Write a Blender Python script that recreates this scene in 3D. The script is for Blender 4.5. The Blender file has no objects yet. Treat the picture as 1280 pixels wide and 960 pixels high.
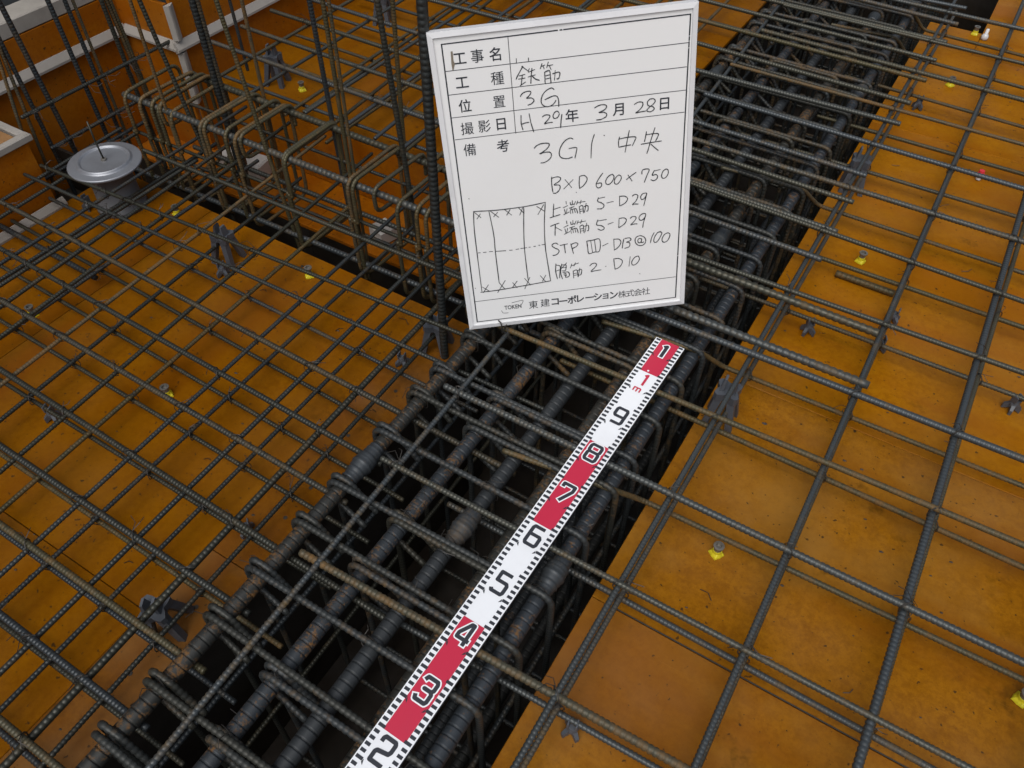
import bpy, math, random
import numpy as np
from mathutils import Vector, Matrix

# ------------------------------------------------------------------ camera, sky, sun, exposure
SC = bpy.context.scene
COL = SC.collection
cam_data = bpy.data.cameras.new('camera')
cam_data.lens = 28.144
cam_data.sensor_width = 36.0
cam_data.clip_start = 0.02
cam_data.clip_end = 600.0
cam = bpy.data.objects.new('camera', cam_data)
COL.objects.link(cam)
_r = Vector((0.853679, 0.520707, 0.009822))
_d = Vector((0.395882, -0.636549, -0.661878))
_f = Vector((-0.338392, 0.56892, -0.749547))
_m = Matrix(((_r.x, -_d.x, -_f.x, 0.0), (_r.y, -_d.y, -_f.y, 0.0), (_r.z, -_d.z, -_f.z, 1.26), (0, 0, 0, 1)))
cam.matrix_world = _m
SC.camera = cam

SUN_ELEV, SUN_AZ = math.radians(60), math.radians(-78)      # azimuth measured from +X towards +Y
world = bpy.data.worlds.new('World')
SC.world = world
world.use_nodes = True
wn = world.node_tree
wn.nodes.clear()
sky = wn.nodes.new('ShaderNodeTexSky')
sky.sky_type = 'NISHITA'
sky.sun_disc = False
sky.sun_elevation = SUN_ELEV
sky.sun_rotation = math.pi / 2 - SUN_AZ
sky.air_density = 1.0
sky.dust_density = 4.0
hsv = wn.nodes.new('ShaderNodeHueSaturation')                # overcast: the sky is nearly grey
hsv.inputs['Saturation'].default_value = 0.5
bg = wn.nodes.new('ShaderNodeBackground')
bg.inputs['Strength'].default_value = 0.10
wo = wn.nodes.new('ShaderNodeOutputWorld')
wn.links.new(sky.outputs[0], hsv.inputs['Color'])
wn.links.new(hsv.outputs[0], bg.inputs['Color'])
wn.links.new(bg.outputs[0], wo.inputs['Surface'])
sun_data = bpy.data.lights.new('sun', 'SUN')
sun_data.energy = 1.5
sun_data.angle = math.radians(50)
sun_data.color = (1.0, 0.97, 0.93)
sun = bpy.data.objects.new('sun', sun_data)
COL.objects.link(sun)
_to = Vector((math.cos(SUN_ELEV) * math.cos(SUN_AZ), math.cos(SUN_ELEV) * math.sin(SUN_AZ), math.sin(SUN_ELEV)))
sun.rotation_euler = _to.to_track_quat('Z', 'Y').to_euler()
sun.location = (2, 2, 6)
SC.view_settings.view_transform = 'Standard'
SC.view_settings.look = 'None'
SC.view_settings.gamma = 1.0
SC.view_settings.use_curve_mapping = False
SC.view_settings.exposure = 0.15

rnd = random.Random(7)

D = {
    'right_top_x': [
        (-0.615, 0.3803, 0.1205, 1.6, 0.4506, 0.1205, 0.014),
        (-0.615, 0.592, 0.1275, 1.6, 0.6062, 0.1275, 0.0112),
        (-0.615, 0.7854, 0.1315, 1.6, 0.7932, 0.1315, 0.014),
        (-0.615, 0.9692, 0.1385, 1.6, 1.0143, 0.1385, 0.0112),
        (-0.615, 1.1615, 0.135, 1.6, 1.1957, 0.135, 0.014),
        (-0.615, 1.377, 0.135, 1.6, 1.4226, 0.135, 0.0112),
        (-0.615, 1.6394, 0.135, 1.6, 1.5718, 0.135, 0.0112),
        (-0.615, 1.8204, 0.135, 1.6, 1.8342, 0.135, 0.014),
        (-0.615, 2.0508, 0.135, 1.6, 2.0324, 0.135, 0.014),
        (-0.615, 2.251, 0.135, 1.6, 2.2594, 0.135, 0.0112),
        (-0.615, 2.5097, 0.135, 1.6, 2.4678, 0.135, 0.014),
        (-0.615, 2.7229, 0.135, 1.6, 2.7118, 0.135, 0.0112),
        (-0.62, 2.9549, 0.135, 1.6, 2.9637, 0.135, 0.014),
    ],
    'rear_top_x': [
        (-1.98, 1.5454, 0.135, -0.1217, 1.5197, 0.135, 0.014),
        (-1.98, 1.6673, 0.135, -0.1204, 1.6362, 0.135, 0.014),
        (-1.98, 1.7997, 0.135, -0.1208, 1.7682, 0.135, 0.014),
        (-1.98, 1.9304, 0.135, -0.1243, 1.8935, 0.135, 0.014),
        (-1.98, 2.1196, 0.135, -0.1112, 2.184, 0.135, 0.014),
        (-1.98, 2.348, 0.135, -0.1132, 2.309, 0.135, 0.014),
        (-1.98, 2.4921, 0.135, -0.1058, 2.4596, 0.135, 0.014),
        (-1.98, 2.6323, 0.135, -0.107, 2.6005, 0.135, 0.014),
        (-1.98, 2.7168, 0.135, -0.1053, 2.7374, 0.135, 0.014),
        (-1.98, 2.9752, 0.135, -0.1012, 2.8838, 0.135, 0.014),
        (-1.98, 2.8899, 0.135, -0.1026, 3.0184, 0.135, 0.014),
    ],
    'b2_top': [
        (-1.97, 1.2029, 0.128, 0.065, 1.2127, 0.128, 0.0185),
        (-1.9, 1.3799, 0.128, 0.0441, 1.3636, 0.128, 0.0185),
    ],
    'right_low_x': [
        (-0.5, 0.3925, 0.0385, 1.6, 0.4641, 0.0385, 0.0112, 0),
        (-0.5, 0.6214, 0.0385, 1.6, 0.61, 0.0385, 0.0112, 0),
        (-0.2, 0.8127, 0.0385, 1.6, 0.8434, 0.0385, 0.0112, 1),
        (-0.5, 1.037, 0.0385, 1.6, 1.0228, 0.0385, 0.0112, 0),
        (-0.2, 1.2008, 0.0385, 1.6, 1.2311, 0.0385, 0.0112, 1),
        (-0.5, 1.4342, 0.0385, 1.6, 1.4439, 0.0385, 0.0112, 0),
        (-0.34, 1.6544, 0.0385, 1.6, 1.6674, 0.0385, 0.0112, 0),
        (-0.2, 1.8576, 0.0385, 1.6, 1.8505, 0.0385, 0.0112, 1),
        (-0.5, 2.0755, 0.0385, 1.6, 2.0909, 0.0385, 0.0112, 0),
        (-0.34, 2.2846, 0.0385, 1.6, 2.3036, 0.0385, 0.0112, 0),
        (-0.34, 2.5664, 0.0385, 1.6, 2.4867, 0.0385, 0.0112, 0),
        (-0.2, 2.8041, 0.0385, 1.6, 2.7139, 0.0385, 0.0112, 1),
        (-0.2, 3.0232, 0.0385, 1.6, 2.9406, 0.0385, 0.0112, 1),
    ],
    'right_y': [
        (-0.1573, -0.3, 0.1225, -0.147, 3.2, 0.1225, 0.0112),
        (-0.1599, -0.3, 0.05, -0.1358, 3.2, 0.05, 0.0112),
        (0.0486, -0.3, 0.1225, 0.047, 4.2, 0.1225, 0.0112),
        (0.056, -0.3, 0.05, 0.0524, 4.2, 0.05, 0.0112),
        (0.2393, -0.3, 0.1205, 0.214, 4.2, 0.1205, 0.014),
        (0.2497, -0.3, 0.05, 0.2625, 4.2, 0.05, 0.0112),
        (0.468, -0.3, 0.12250000000000005, 0.47200000000000003, 4.2, 0.12250000000000005, 0.0112),
        (0.47800000000000004, -0.3, 0.050000000000000044, 0.468, 4.2, 0.050000000000000044, 0.0112),
        (0.668, -0.3, 0.12250000000000005, 0.672, 4.2, 0.12250000000000005, 0.0112),
        (0.678, -0.3, 0.050000000000000044, 0.668, 4.2, 0.050000000000000044, 0.0112),
        (0.8680000000000001, -0.3, 0.12250000000000005, 0.8720000000000001, 4.2, 0.12250000000000005, 0.0112),
        (0.8780000000000001, -0.3, 0.050000000000000044, 0.8680000000000001, 4.2, 0.050000000000000044, 0.0112),
        (1.068, -0.3, 0.12250000000000005, 1.072, 4.2, 0.12250000000000005, 0.0112),
        (1.078, -0.3, 0.050000000000000044, 1.068, 4.2, 0.050000000000000044, 0.0112),
        (1.268, -0.3, 0.12250000000000005, 1.272, 4.2, 0.12250000000000005, 0.0112),
        (1.278, -0.3, 0.050000000000000044, 1.268, 4.2, 0.050000000000000044, 0.0112),
    ],
    'beam_y': [
        (-0.5605, -0.3, 0.1235, -0.6003, 1.35, 0.1235, 0.0112),
        (-0.5677, 1.1, 0.1235, -0.6553, 3.3, 0.1235, 0.0112),
    ],
    'left_top_x': [
        (-1.97, -0.0461, 0.068, -0.45, -0.0327, 0.068, 0.0124),
        (-1.97, 0.068, 0.068, -0.638, 0.0658, 0.068, 0.0124),
        (-1.97, 0.1719, 0.068, -0.63, 0.1686, 0.068, 0.0124),
        (-1.97, 0.2821, 0.068, -0.638, 0.2719, 0.068, 0.0124),
        (-1.97, 0.4065, 0.068, -0.44, 0.3778, 0.068, 0.0124),
        (-1.97, 0.5298, 0.068, -0.638, 0.5147, 0.068, 0.0124),
        (-1.97, 0.6421, 0.068, -0.638, 0.6117, 0.068, 0.0124),
        (-1.97, 0.7514, 0.068, -0.42, 0.7237, 0.068, 0.0124),
        (-1.97, 0.8573, 0.068, -0.45, 0.8811, 0.068, 0.0102),
        (-1.97, 0.9054, 0.068, -0.638, 0.9705, 0.068, 0.0102),
        (-1.8, 1.095, 0.068, -0.62, 1.1192, 0.068, 0.0124),
        (-1.97, -0.14, 0.06800000000000006, -0.638, -0.14, 0.06800000000000006, 0.014),
        (-1.97, -0.245, 0.06800000000000006, -0.638, -0.245, 0.06800000000000006, 0.014),
        (-1.97, -0.35, 0.06800000000000006, -0.638, -0.35, 0.06800000000000006, 0.014),
    ],
    'left_low_x': [
        (-1.97, 0.0581, -0.023, -0.6, 0.063, -0.023, 0.0102),
        (-1.97, 0.1796, -0.023, -0.6, 0.1712, -0.023, 0.0102),
        (-1.97, 0.2908, -0.023, -0.6, 0.2777, -0.023, 0.0102),
        (-1.97, 0.4101, -0.023, -0.6, 0.4027, -0.023, 0.0102),
        (-1.97, 0.5278, -0.023, -0.6, 0.5081, -0.023, 0.0102),
        (-1.97, 0.6466, -0.023, -0.6, 0.6153, -0.023, 0.0102),
        (-1.97, 0.7718, -0.023, -0.6, 0.7295, -0.023, 0.0102),
        (-1.97, 0.8875, -0.023, -0.6, 0.8701, -0.023, 0.0102),
        (-1.99, 0.7432, -0.023, -1.606, 0.7369, -0.023, 0.015),
        (-1.97, -0.05, -0.02299999999999991, -0.6, -0.05, -0.02299999999999991, 0.0112),
        (-1.97, -0.16, -0.02299999999999991, -0.6, -0.16, -0.02299999999999991, 0.0112),
        (-1.97, -0.27, -0.02299999999999991, -0.6, -0.27, -0.02299999999999991, 0.0112),
    ],
    'left_top_y': [
        (-0.7688, -0.4, 0.0555, -0.8099, 1.42, 0.0555, 0.013),
        (-0.8895, -0.4, 0.0555, -0.9278, 1.42, 0.0555, 0.0101),
        (-1.0244, -0.4, 0.0555, -1.0835, 1.42, 0.0555, 0.0101),
        (-1.184, -0.4, 0.0555, -1.2928, 1.42, 0.0555, 0.0101),
        (-1.3693, -0.4, 0.0555, -1.4546, 1.42, 0.0555, 0.0101),
        (-1.4706, -0.4, 0.0555, -1.584, 1.42, 0.0555, 0.0101),
        (-1.5518, -0.4, 0.0555, -1.6569, 1.42, 0.0555, 0.0101),
        (-1.6696, -0.4, 0.0555, -1.6642, 1.15, 0.0555, 0.0101),
        (-1.7121, -0.4, 0.0555, -1.7466, 1.42, 0.0555, 0.0101),
        (-1.8375, -0.4, 0.0555, -1.901, 1.15, 0.0555, 0.0101),
        (-1.8928, -0.4, 0.0555, -1.9563, 1.15, 0.0555, 0.0101),
    ],
    'left_low_y': [
        (-0.7636, -0.4, -0.01, -0.804, 1.3, -0.01, 0.01),
        (-0.8875, -0.4, -0.01, -0.9225, 1.3, -0.01, 0.01),
        (-1.0376, -0.4, -0.01, -1.0677, 1.3, -0.01, 0.01),
        (-1.1847, -0.4, -0.01, -1.2613, 1.3, -0.01, 0.01),
        (-1.3598, -0.4, -0.01, -1.4524, 1.3, -0.01, 0.01),
        (-1.6, -0.4, -0.010000000000000009, -1.61, 1.3, -0.010000000000000009, 0.0112),
        (-1.78, -0.4, -0.010000000000000009, -1.77, 1.3, -0.010000000000000009, 0.0112),
    ],
    'rear_y': [
        (-1.4989, 1.4, 0.1225, -1.5462, 3.3, 0.1225, 0.0112),
        (-1.4755, 1.4, 0.05, -1.6007, 3.3, 0.05, 0.0112),
        (-1.3609, 1.4, 0.1225, -1.3648, 3.3, 0.1225, 0.0112),
        (-1.2572, 1.4, 0.1225, -1.3473, 3.3, 0.1225, 0.0112),
        (-1.4365, 1.4, 0.05, -1.4081, 3.3, 0.05, 0.0112),
        (-1.4935, 1.4, 0.1225, -1.4616, 3.3, 0.1225, 0.0112),
        (-1.69, 1.4, 0.12250000000000005, -1.7, 3.3, 0.12250000000000005, 0.0112),
        (-1.83, 1.4, 0.12250000000000005, -1.84, 3.3, 0.12250000000000005, 0.0112),
        (-1.17, 1.4, 0.12250000000000005, -1.18, 3.3, 0.12250000000000005, 0.0112),
        (-1.07, 1.4, 0.12250000000000005, -1.08, 3.3, 0.12250000000000005, 0.0112),
        (-0.97, 1.4, 0.12250000000000005, -0.98, 3.3, 0.12250000000000005, 0.0112),
        (-0.87, 1.4, 0.12250000000000005, -0.88, 3.3, 0.12250000000000005, 0.0112),
        (-1.63, 1.45, 0.050000000000000044, -1.64, 3.3, 0.050000000000000044, 0.0112),
        (-1.23, 1.45, 0.050000000000000044, -1.24, 3.3, 0.050000000000000044, 0.0112),
        (-1.0, 1.45, 0.050000000000000044, -1.01, 3.3, 0.050000000000000044, 0.0112),
        (-0.83, 1.45, 0.050000000000000044, -0.84, 3.3, 0.050000000000000044, 0.0112),
    ],
    'rear_low_x': [
        (-1.97, 1.535, 0.0385, -0.72, 1.5326, 0.0385, 0.0112),
        (-1.97, 1.69, 0.03849999999999998, -0.72, 1.67, 0.03849999999999998, 0.0112),
        (-1.97, 1.8599999999999999, 0.03849999999999998, -0.72, 1.8399999999999999, 0.03849999999999998, 0.0112),
        (-1.97, 2.03, 0.03849999999999998, -0.72, 2.01, 0.03849999999999998, 0.0112),
        (-1.97, 2.2, 0.03849999999999998, -0.72, 2.18, 0.03849999999999998, 0.0112),
        (-1.97, 2.37, 0.03849999999999998, -0.72, 2.35, 0.03849999999999998, 0.0112),
        (-1.97, 2.54, 0.03849999999999998, -0.72, 2.52, 0.03849999999999998, 0.0112),
        (-1.97, 2.71, 0.03849999999999998, -0.72, 2.69, 0.03849999999999998, 0.0112),
    ],
    'starters': [
        (-0.7669, 0.99, -0.0605, -0.7534, 0.99, 1.0127, 0.0185, 'W16'),
        (-1.0105, 1.25, -0.195, -1.0829, 1.25, 0.7869, 0.014, 'W14'),
        (-1.1863, 1.42, -0.195, -1.1633, 1.42, 0.6669, 0.012, 'W15'),
        (-1.1946, 1.22, -0.195, -1.1845, 1.22, 0.7692, 0.0112, 'W13'),
        (-1.186, 1.225, -0.195, -1.1705, 1.225, 0.7705, 0.009, 'W13b'),
        (-1.3905, 1.4, -0.1818, -1.4058, 1.4, 0.591, 0.014, 'W12'),
        (-1.4005, 1.2, -0.195, -1.5114, 1.2, 0.7025, 0.0112, 'W9'),
        (-1.7741, 1.36, -0.195, -1.7757, 1.36, 0.5403, 0.019, 'W8'),
        (-1.7645, 1.37, -0.195, -1.771, 1.37, 0.5314, 0.014, 'W8b'),
        (-1.6654, 1.42, -0.195, -1.6592, 1.42, 0.5242, 0.0112, 'W10'),
        (-1.8063, 1.2, -0.195, -1.7924, 1.2, 0.6167, 0.0095, 'W6'),
        (-1.6684, 1.21, -0.195, -1.8045, 1.21, 0.6087, 0.0125, 'W7'),
        (-1.9189, 1.6, 0.0382, -1.9224, 1.6, 0.3023, 0.0112, 'W11'),
    ],
    'wall_v': [
        (-2.06, 1.3045, -0.195, -2.06, 1.2899, 0.4671, 0.014),
        (-2.06, 1.3433, -0.195, -2.06, 1.3022, 0.4227, 0.0112),
        (-2.06, 1.3448, -0.195, -2.06, 1.3125, 0.4237, 0.0112),
        (-2.06, 1.1633, -0.195, -2.06, 1.1475, 0.522, 0.014),
        (-2.06, 1.2036, -0.195, -2.06, 1.191, 0.5033, 0.0125),
        (-2.06, 1.2208, -0.195, -2.06, 1.2129, 0.4929, 0.0095),
        (-2.06, 1.0637, -0.195, -2.06, 1.0265, 0.555, 0.014),
        (-2.06, 1.0032, -0.195, -2.06, 0.9933, 0.4648, 0.0125),
        (-2.06, 0.8936, -0.195, -2.06, 0.9855, 0.3972, 0.0095),
        (-2.06, 0.9443, -0.195, -2.06, 0.9851, 0.3276, 0.0095),
    ],
    'wall_h': [
        (-2.045, 0.9507, 0.1578, -2.045, 1.5442, 0.1578, 0.0112),
        (-2.045, 0.9869, 0.0485, -2.045, 1.4869, 0.0485, 0.0112),
        (-2.045, 0.7892, -0.0173, -2.045, 1.2895, -0.0173, 0.0112),
        (-2.045, 1.5587, 0.1325, -2.045, 1.8197, 0.1325, 0.0112),
    ],
    'b2_front': [
        (-2.1, 1.19, -0.125, -0.62, 1.2, -0.1, 0.016),
    ],
    'board': {'o': (-0.6474, 0.922, 0.148), 'e': [0.79585, 0.59991, 0.0821], 'u': [-0.18165, 0.10721, 0.9775], 'n': [0.57761, -0.79285, 0.19429], 'w': 0.4265, 'h': 0.5538},
    'hand': [
        [[(1457,4871),(1359,4732),(1334,4685)],[(1440,4873),(1528,4796)],[(1385,4729),(1481,4743)],[(1372,4680),(1476,4685)],[(1437,4740),(1407,4583)],[(1389,4574),(1480,4621)],[(1556,4826),(1535,4776)],[(1543,4770),(1640,4800)],[(1529,4696),(1643,4716)],[(1599,4822),(1577,4690),(1564,4591)],[(1590,4706),(1646,4649),(1705,4625)]],
        [[(1766,4877),(1735,4806)],[(1754,4837),(1807,4851)],[(1783,4834),(1795,4796)],[(1869,4890),(1839,4811)],[(1849,4834),(1935,4841)],[(1886,4822),(1905,4770)],[(1800,4740),(1797,4564)],[(1800,4740),(1878,4756),(1889,4655),(1892,4556)],[(1804,4681),(1874,4690)],[(1801,4631),(1880,4639)],[(1927,4701),(2040,4713),(2026,4622),(1991,4613)],[(1972,4746),(1952,4597)]],
        [[(1362,5000),(1359,4931)],[(1555,4988),(1554,4934)]],
        [[(1379,4403),(1416,4447),(1492,4470),(1549,4461),(1550,4431),(1510,4387),(1475,4359),(1549,4358),(1593,4325),(1585,4289),(1541,4258),(1491,4247)],[(1935,4451),(1911,4473),(1879,4477),(1811,4450),(1750,4392),(1714,4306),(1720,4240),(1762,4197),(1819,4182),(1887,4199),(1930,4232),(1957,4270)],[(1777,4302),(1895,4342),(1961,4343),(1993,4307),(2002,4240),(1998,4166)],[(1362,4091),(1354,3966),(1362,3897),(1375,3844)],[(1357,3940),(1418,3955),(1485,3959)],[(1499,4100),(1518,3946),(1553,3788)],[(1717,4024),(1752,4045),(1794,4048),(1835,4035),(1838,4006),(1796,3955),(1742,3902),(1802,3912),(1878,3912)],[(1996,4058),(1977,4085),(1947,4087),(1912,4059),(1893,4016),(1907,3979),(1940,3972),(1975,3990),(2003,4040)],[(2044,4027),(2021,3903),(2012,3805)]],
        [[(2594,4070),(2666,4101),(2746,4107),(2797,4077),(2764,4022),(2663,3982),(2743,3980),(2795,3946),(2782,3900),(2701,3865),(2620,3863)]],
        [[(3263,4050),(3323,4079),(3395,4070),(3403,4014),(3344,3941),(3284,3904),(3364,3911),(3453,3916)],[(3522,4107),(3483,4064),(3496,4003),(3576,3974),(3597,3931),(3537,3894),(3473,3918),(3504,3962),(3583,4020),(3614,4068),(3582,4107),(3522,4107)]],
        [[(1541,3505),(1589,3546),(1670,3570),(1760,3566),(1799,3550),(1789,3505),(1729,3448),(1624,3391),(1704,3409),(1795,3405),(1826,3366),(1811,3302),(1751,3253),(1693,3231),(1635,3229)],[(2210,3585),(2178,3605),(2132,3601),(2063,3562),(1995,3473),(1963,3372),(1977,3300),(2037,3262),(2116,3252),(2185,3270)],[(2136,3426),(2260,3429),(2262,3371),(2230,3246)],[(2578,3621),(2529,3466),(2508,3211)],[(2742,3585),(2750,3579)],[(3009,3523),(2990,3433),(2996,3351)],[(3009,3488),(3144,3502),(3285,3490),(3269,3422),(3231,3346)],[(2996,3344),(3099,3355),(3201,3361)],[(3178,3617),(3144,3460),(3103,3244)],[(3472,3559),(3457,3469),(3440,3390)],[(3461,3503),(3574,3512),(3676,3500),(3666,3443),(3633,3378)],[(3383,3350),(3554,3360),(3736,3366)],[(3617,3609),(3553,3411),(3510,3253),(3484,3174)],[(3554,3330),(3624,3258),(3683,3204)]],
        [[(1806,2951),(1800,2817),(1812,2668)],[(1804,2927),(1905,2943),(1961,2915),(1940,2861),(1839,2800),(1920,2790),(1948,2750),(1921,2684),(1865,2643),(1818,2647)],[(2040,2873),(2149,2712)],[(2179,2856),(2009,2705)],[(2297,2902),(2285,2781),(2288,2682)],[(2297,2902),(2378,2909),(2427,2856),(2416,2794),(2360,2722),(2288,2677)],[(2225,2613),(2231,2607)],[(2707,2911),(2631,2811),(2586,2718),(2604,2654),(2650,2648),(2684,2686),(2671,2732),(2605,2728)],[(2876,2871),(2806,2838),(2756,2758),(2773,2695),(2827,2693),(2882,2750),(2906,2820),(2876,2871)],[(2992,2844),(2933,2797),(2909,2727),(2928,2680),(2974,2682),(3026,2749),(3031,2810),(2992,2844)],[(3155,2819),(3225,2699)],[(3295,2850),(3202,2793),(3125,2737)],[(3400,2807),(3415,2883),(3527,2879),(3494,2776),(3444,2647)],[(3621,2846),(3583,2760),(3645,2769),(3681,2733),(3664,2681),(3613,2656),(3565,2679)],[(3621,2838),(3725,2850)],[(3830,2849),(3778,2814),(3752,2732),(3776,2682),(3828,2690),(3868,2754),(3866,2822),(3830,2849)]],
        [[(1814,2439),(1799,2307),(1790,2194)],[(1808,2337),(1925,2363)],[(1732,2180),(1820,2200),(1917,2219)]],
        [[(2036,2462),(2039,2411)],[(1982,2346),(2060,2377)],[(1999,2312),(2015,2238)],[(2048,2317),(2031,2246)],[(1985,2210),(2083,2250)],[(2111,2432),(2118,2386),(2176,2393)],[(2150,2458),(2147,2397)],[(2207,2440),(2179,2378)],[(2086,2322),(2174,2342)],[(2135,2336),(2114,2298)],[(2104,2278),(2110,2215)],[(2114,2287),(2201,2301),(2224,2263),(2236,2209)],[(2143,2288),(2149,2220)],[(2181,2289),(2192,2225)]],
        [[(2245,2440),(2220,2381)],[(2240,2405),(2296,2413)],[(2308,2448),(2287,2385)],[(2298,2414),(2378,2418)],[(2269,2329),(2280,2193)],[(2273,2329),(2331,2342),(2342,2195)],[(2287,2275),(2335,2279)],[(2285,2234),(2335,2238)],[(2356,2318),(2423,2330),(2424,2237),(2401,2225)],[(2396,2375),(2361,2209)]],
        [[(1731,2011),(1810,2037),(1889,2054)],[(1820,2031),(1810,1926),(1802,1819)],[(1826,1977),(1930,1899)]],
        [[(2027,2079),(2030,2025)],[(1972,1958),(2052,1990)],[(1990,1924),(2005,1846)],[(2039,1928),(2022,1855)],[(1975,1818),(2075,1859)],[(2103,2047),(2110,2000),(2169,2007)],[(2143,2074),(2140,2011)],[(2201,2056),(2173,1992)],[(2078,1933),(2167,1954)],[(2128,1948),(2106,1908)],[(2096,1888),(2103,1823)],[(2106,1898),(2195,1912),(2218,1872),(2230,1817)],[(2135,1898),(2142,1828)],[(2174,1899),(2185,1833)]],
        [[(2239,2055),(2214,1995)],[(2234,2020),(2291,2027)],[(2304,2063),(2282,1998)],[(2293,2029),(2375,2033)],[(2264,1941),(2275,1800)],[(2268,1941),(2327,1954),(2338,1802)],[(2282,1885),(2331,1890)],[(2280,1842),(2331,1846)],[(2352,1930),(2421,1942),(2422,1845),(2398,1833)],[(2393,1988),(2358,1817)]],
        [[(2619,2459),(2604,2390),(2655,2362),(2712,2314),(2707,2263),(2662,2237),(2594,2246)],[(2619,2445),(2734,2455)],[(2770,2337),(2886,2353)],[(3002,2441),(3000,2256)],[(3005,2436),(3097,2425),(3145,2378),(3120,2313),(3058,2269),(3000,2252)],[(3232,2412),(3266,2434),(3312,2430),(3332,2395),(3299,2311),(3232,2243),(3280,2251),(3338,2244)],[(3462,2440),(3414,2429),(3382,2376),(3396,2329),(3434,2328),(3472,2371),(3491,2430),(3462,2440)],[(3491,2420),(3463,2300),(3441,2199)]],
        [[(2599,2025),(2573,1933),(2655,1905),(2709,1861),(2702,1826),(2653,1811),(2594,1844)],[(2598,2004),(2755,2015)],[(2782,1916),(2880,1939)],[(2989,2006),(2981,1825)],[(2989,2002),(3076,2005),(3121,1963),(3099,1896),(3036,1846),(2981,1819)],[(3194,1979),(3233,2008),(3287,2001),(3301,1965),(3262,1906),(3200,1846),(3262,1857),(3321,1852)],[(3457,2044),(3398,2033),(3356,1979),(3370,1924),(3419,1918),(3463,1965),(3480,2022),(3457,2044)],[(3477,1995),(3439,1862),(3426,1767)]],
        [[(1846,1628),(1808,1659),(1759,1651),(1733,1617),(1774,1567),(1841,1523),(1858,1478),(1832,1437),(1785,1412),(1739,1412)],[(1884,1601),(1954,1609),(2024,1615)],[(1960,1606),(1969,1512),(1975,1433)],[(2083,1607),(2104,1505),(2124,1402)],[(2092,1595),(2163,1617),(2208,1602),(2210,1568),(2169,1530),(2098,1506)],[(2381,1623),(2396,1488),(2412,1359),(2513,1377),(2617,1392),(2623,1628),(2500,1629),(2381,1623)],[(2456,1619),(2483,1376)],[(2526,1625),(2549,1379)],[(2675,1484),(2776,1526)],[(2886,1599),(2893,1377)],[(2886,1593),(2975,1587),(3019,1531),(2998,1459),(2944,1399),(2893,1370)],[(3074,1574),(3054,1478),(3044,1390)],[(3094,1582),(3174,1587),(3210,1556),(3184,1522),(3124,1502),(3174,1488),(3190,1442),(3164,1396),(3090,1380)],[(3382,1606),(3452,1568),(3485,1498),(3470,1433),(3414,1396),(3344,1410),(3298,1463),(3285,1531),(3313,1586),(3382,1606)],[(3409,1534),(3363,1547),(3337,1517),(3344,1472),(3378,1457),(3403,1497),(3409,1530),(3404,1458),(3449,1465)],[(3640,1630),(3596,1538),(3574,1431)],[(3769,1642),(3706,1622),(3652,1541),(3637,1462),(3664,1425),(3713,1452),(3767,1548),(3785,1611),(3739,1633)],[(3899,1596),(3840,1571),(3796,1500),(3798,1434),(3839,1406),(3894,1432),(3935,1515),(3934,1570),(3899,1596)]],
        [[(1784,1223),(1771,1065),(1796,899)],[(1783,1200),(1861,1167),(1851,1054),(1838,916)],[(1785,1074),(1847,1089)],[(1894,1208),(1864,1029),(1891,890)],[(1893,1185),(1973,1174),(1957,1062),(1896,1059)],[(1910,1126),(1960,1126)],[(1904,1019),(2006,1021),(2029,948),(1995,913),(1950,913)],[(1923,986),(1964,992),(1954,924)],[(1985,1218),(1889,1117)],[(1932,962),(1972,944)],[(2084,1182),(2052,1100)],[(2078,1144),(2135,1161)],[(2155,1200),(2122,1138)],[(2134,1164),(2209,1188)],[(2102,1031),(2107,875)],[(2101,1024),(2169,1045),(2187,984),(2189,891)],[(2115,971),(2172,975)],[(2113,930),(2179,935)],[(2189,1026),(2264,1043),(2252,941),(2219,922)],[(2231,1075),(2198,897)],[(2424,1097),(2466,1135),(2527,1140),(2552,1100),(2514,1043),(2441,973),(2533,979),(2634,981)],[(2723,1045),(2733,1048)],[(2881,1187),(2890,1072),(2905,955)],[(2881,1183),(2972,1180),(3042,1125),(3027,1042),(2970,981),(2905,960)],[(3194,1190),(3170,988)],[(3345,1186),(3279,1161),(3226,1084),(3231,1014),(3275,1001),(3332,1040),(3370,1117),(3345,1186)],[(3375,796),(3385,790)]],
        [[(375,2478),(456,2474),(784,2452),(1135,2453),(1369,2461),(1667,2491)],[(375,2478),(346,2125),(340,1617),(337,824)],[(314,808),(616,809),(993,829),(1349,852),(1663,875)],[(1664,2492),(1620,2066),(1608,1627),(1628,1306),(1663,875)],[(648,2449),(686,1972),(679,1617),(684,968)],[(1275,2452),(1239,2008),(1221,1589),(1237,962)]],
        [[(387,2462),(490,2347)],[(488,2417),(420,2330)],[(677,2445),(809,2312)],[(799,2408),(723,2333)],[(930,2444),(1045,2323)],[(1026,2432),(958,2335)],[(1183,2443),(1271,2326)],[(1262,2454),(1191,2305)],[(1508,2432),(1643,2320)],[(1631,2448),(1518,2273)],[(358,918),(472,818)],[(475,949),(365,796)],[(684,968),(783,810)],[(801,999),(636,758)],[(940,932),(1013,814)],[(1025,956),(932,838)],[(1173,995),(1275,838)],[(1273,1005),(1159,770)],[(1475,1012),(1569,869)],[(1578,1010),(1508,889)],[(360,1649),(400,1648)],[(460,1646),(511,1646)],[(571,1647),(631,1644)],[(681,1639),(781,1632)],[(791,1633),(871,1627)],[(942,1627),(992,1624)],[(1063,1626),(1114,1631)],[(1154,1634),(1209,1636)],[(1235,1637),(1265,1637)],[(1306,1641),(1330,1640)],[(1397,1646),(1427,1645)],[(1489,1657),(1509,1656)],[(1549,1658),(1600,1662)],[(321,2732),(326,2727)],[(221,913),(226,905)]],
    ],
    'rules': [
        [(1260,5344),(1248,3799)],
        [(222,4930),(4134,4935)],
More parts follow.
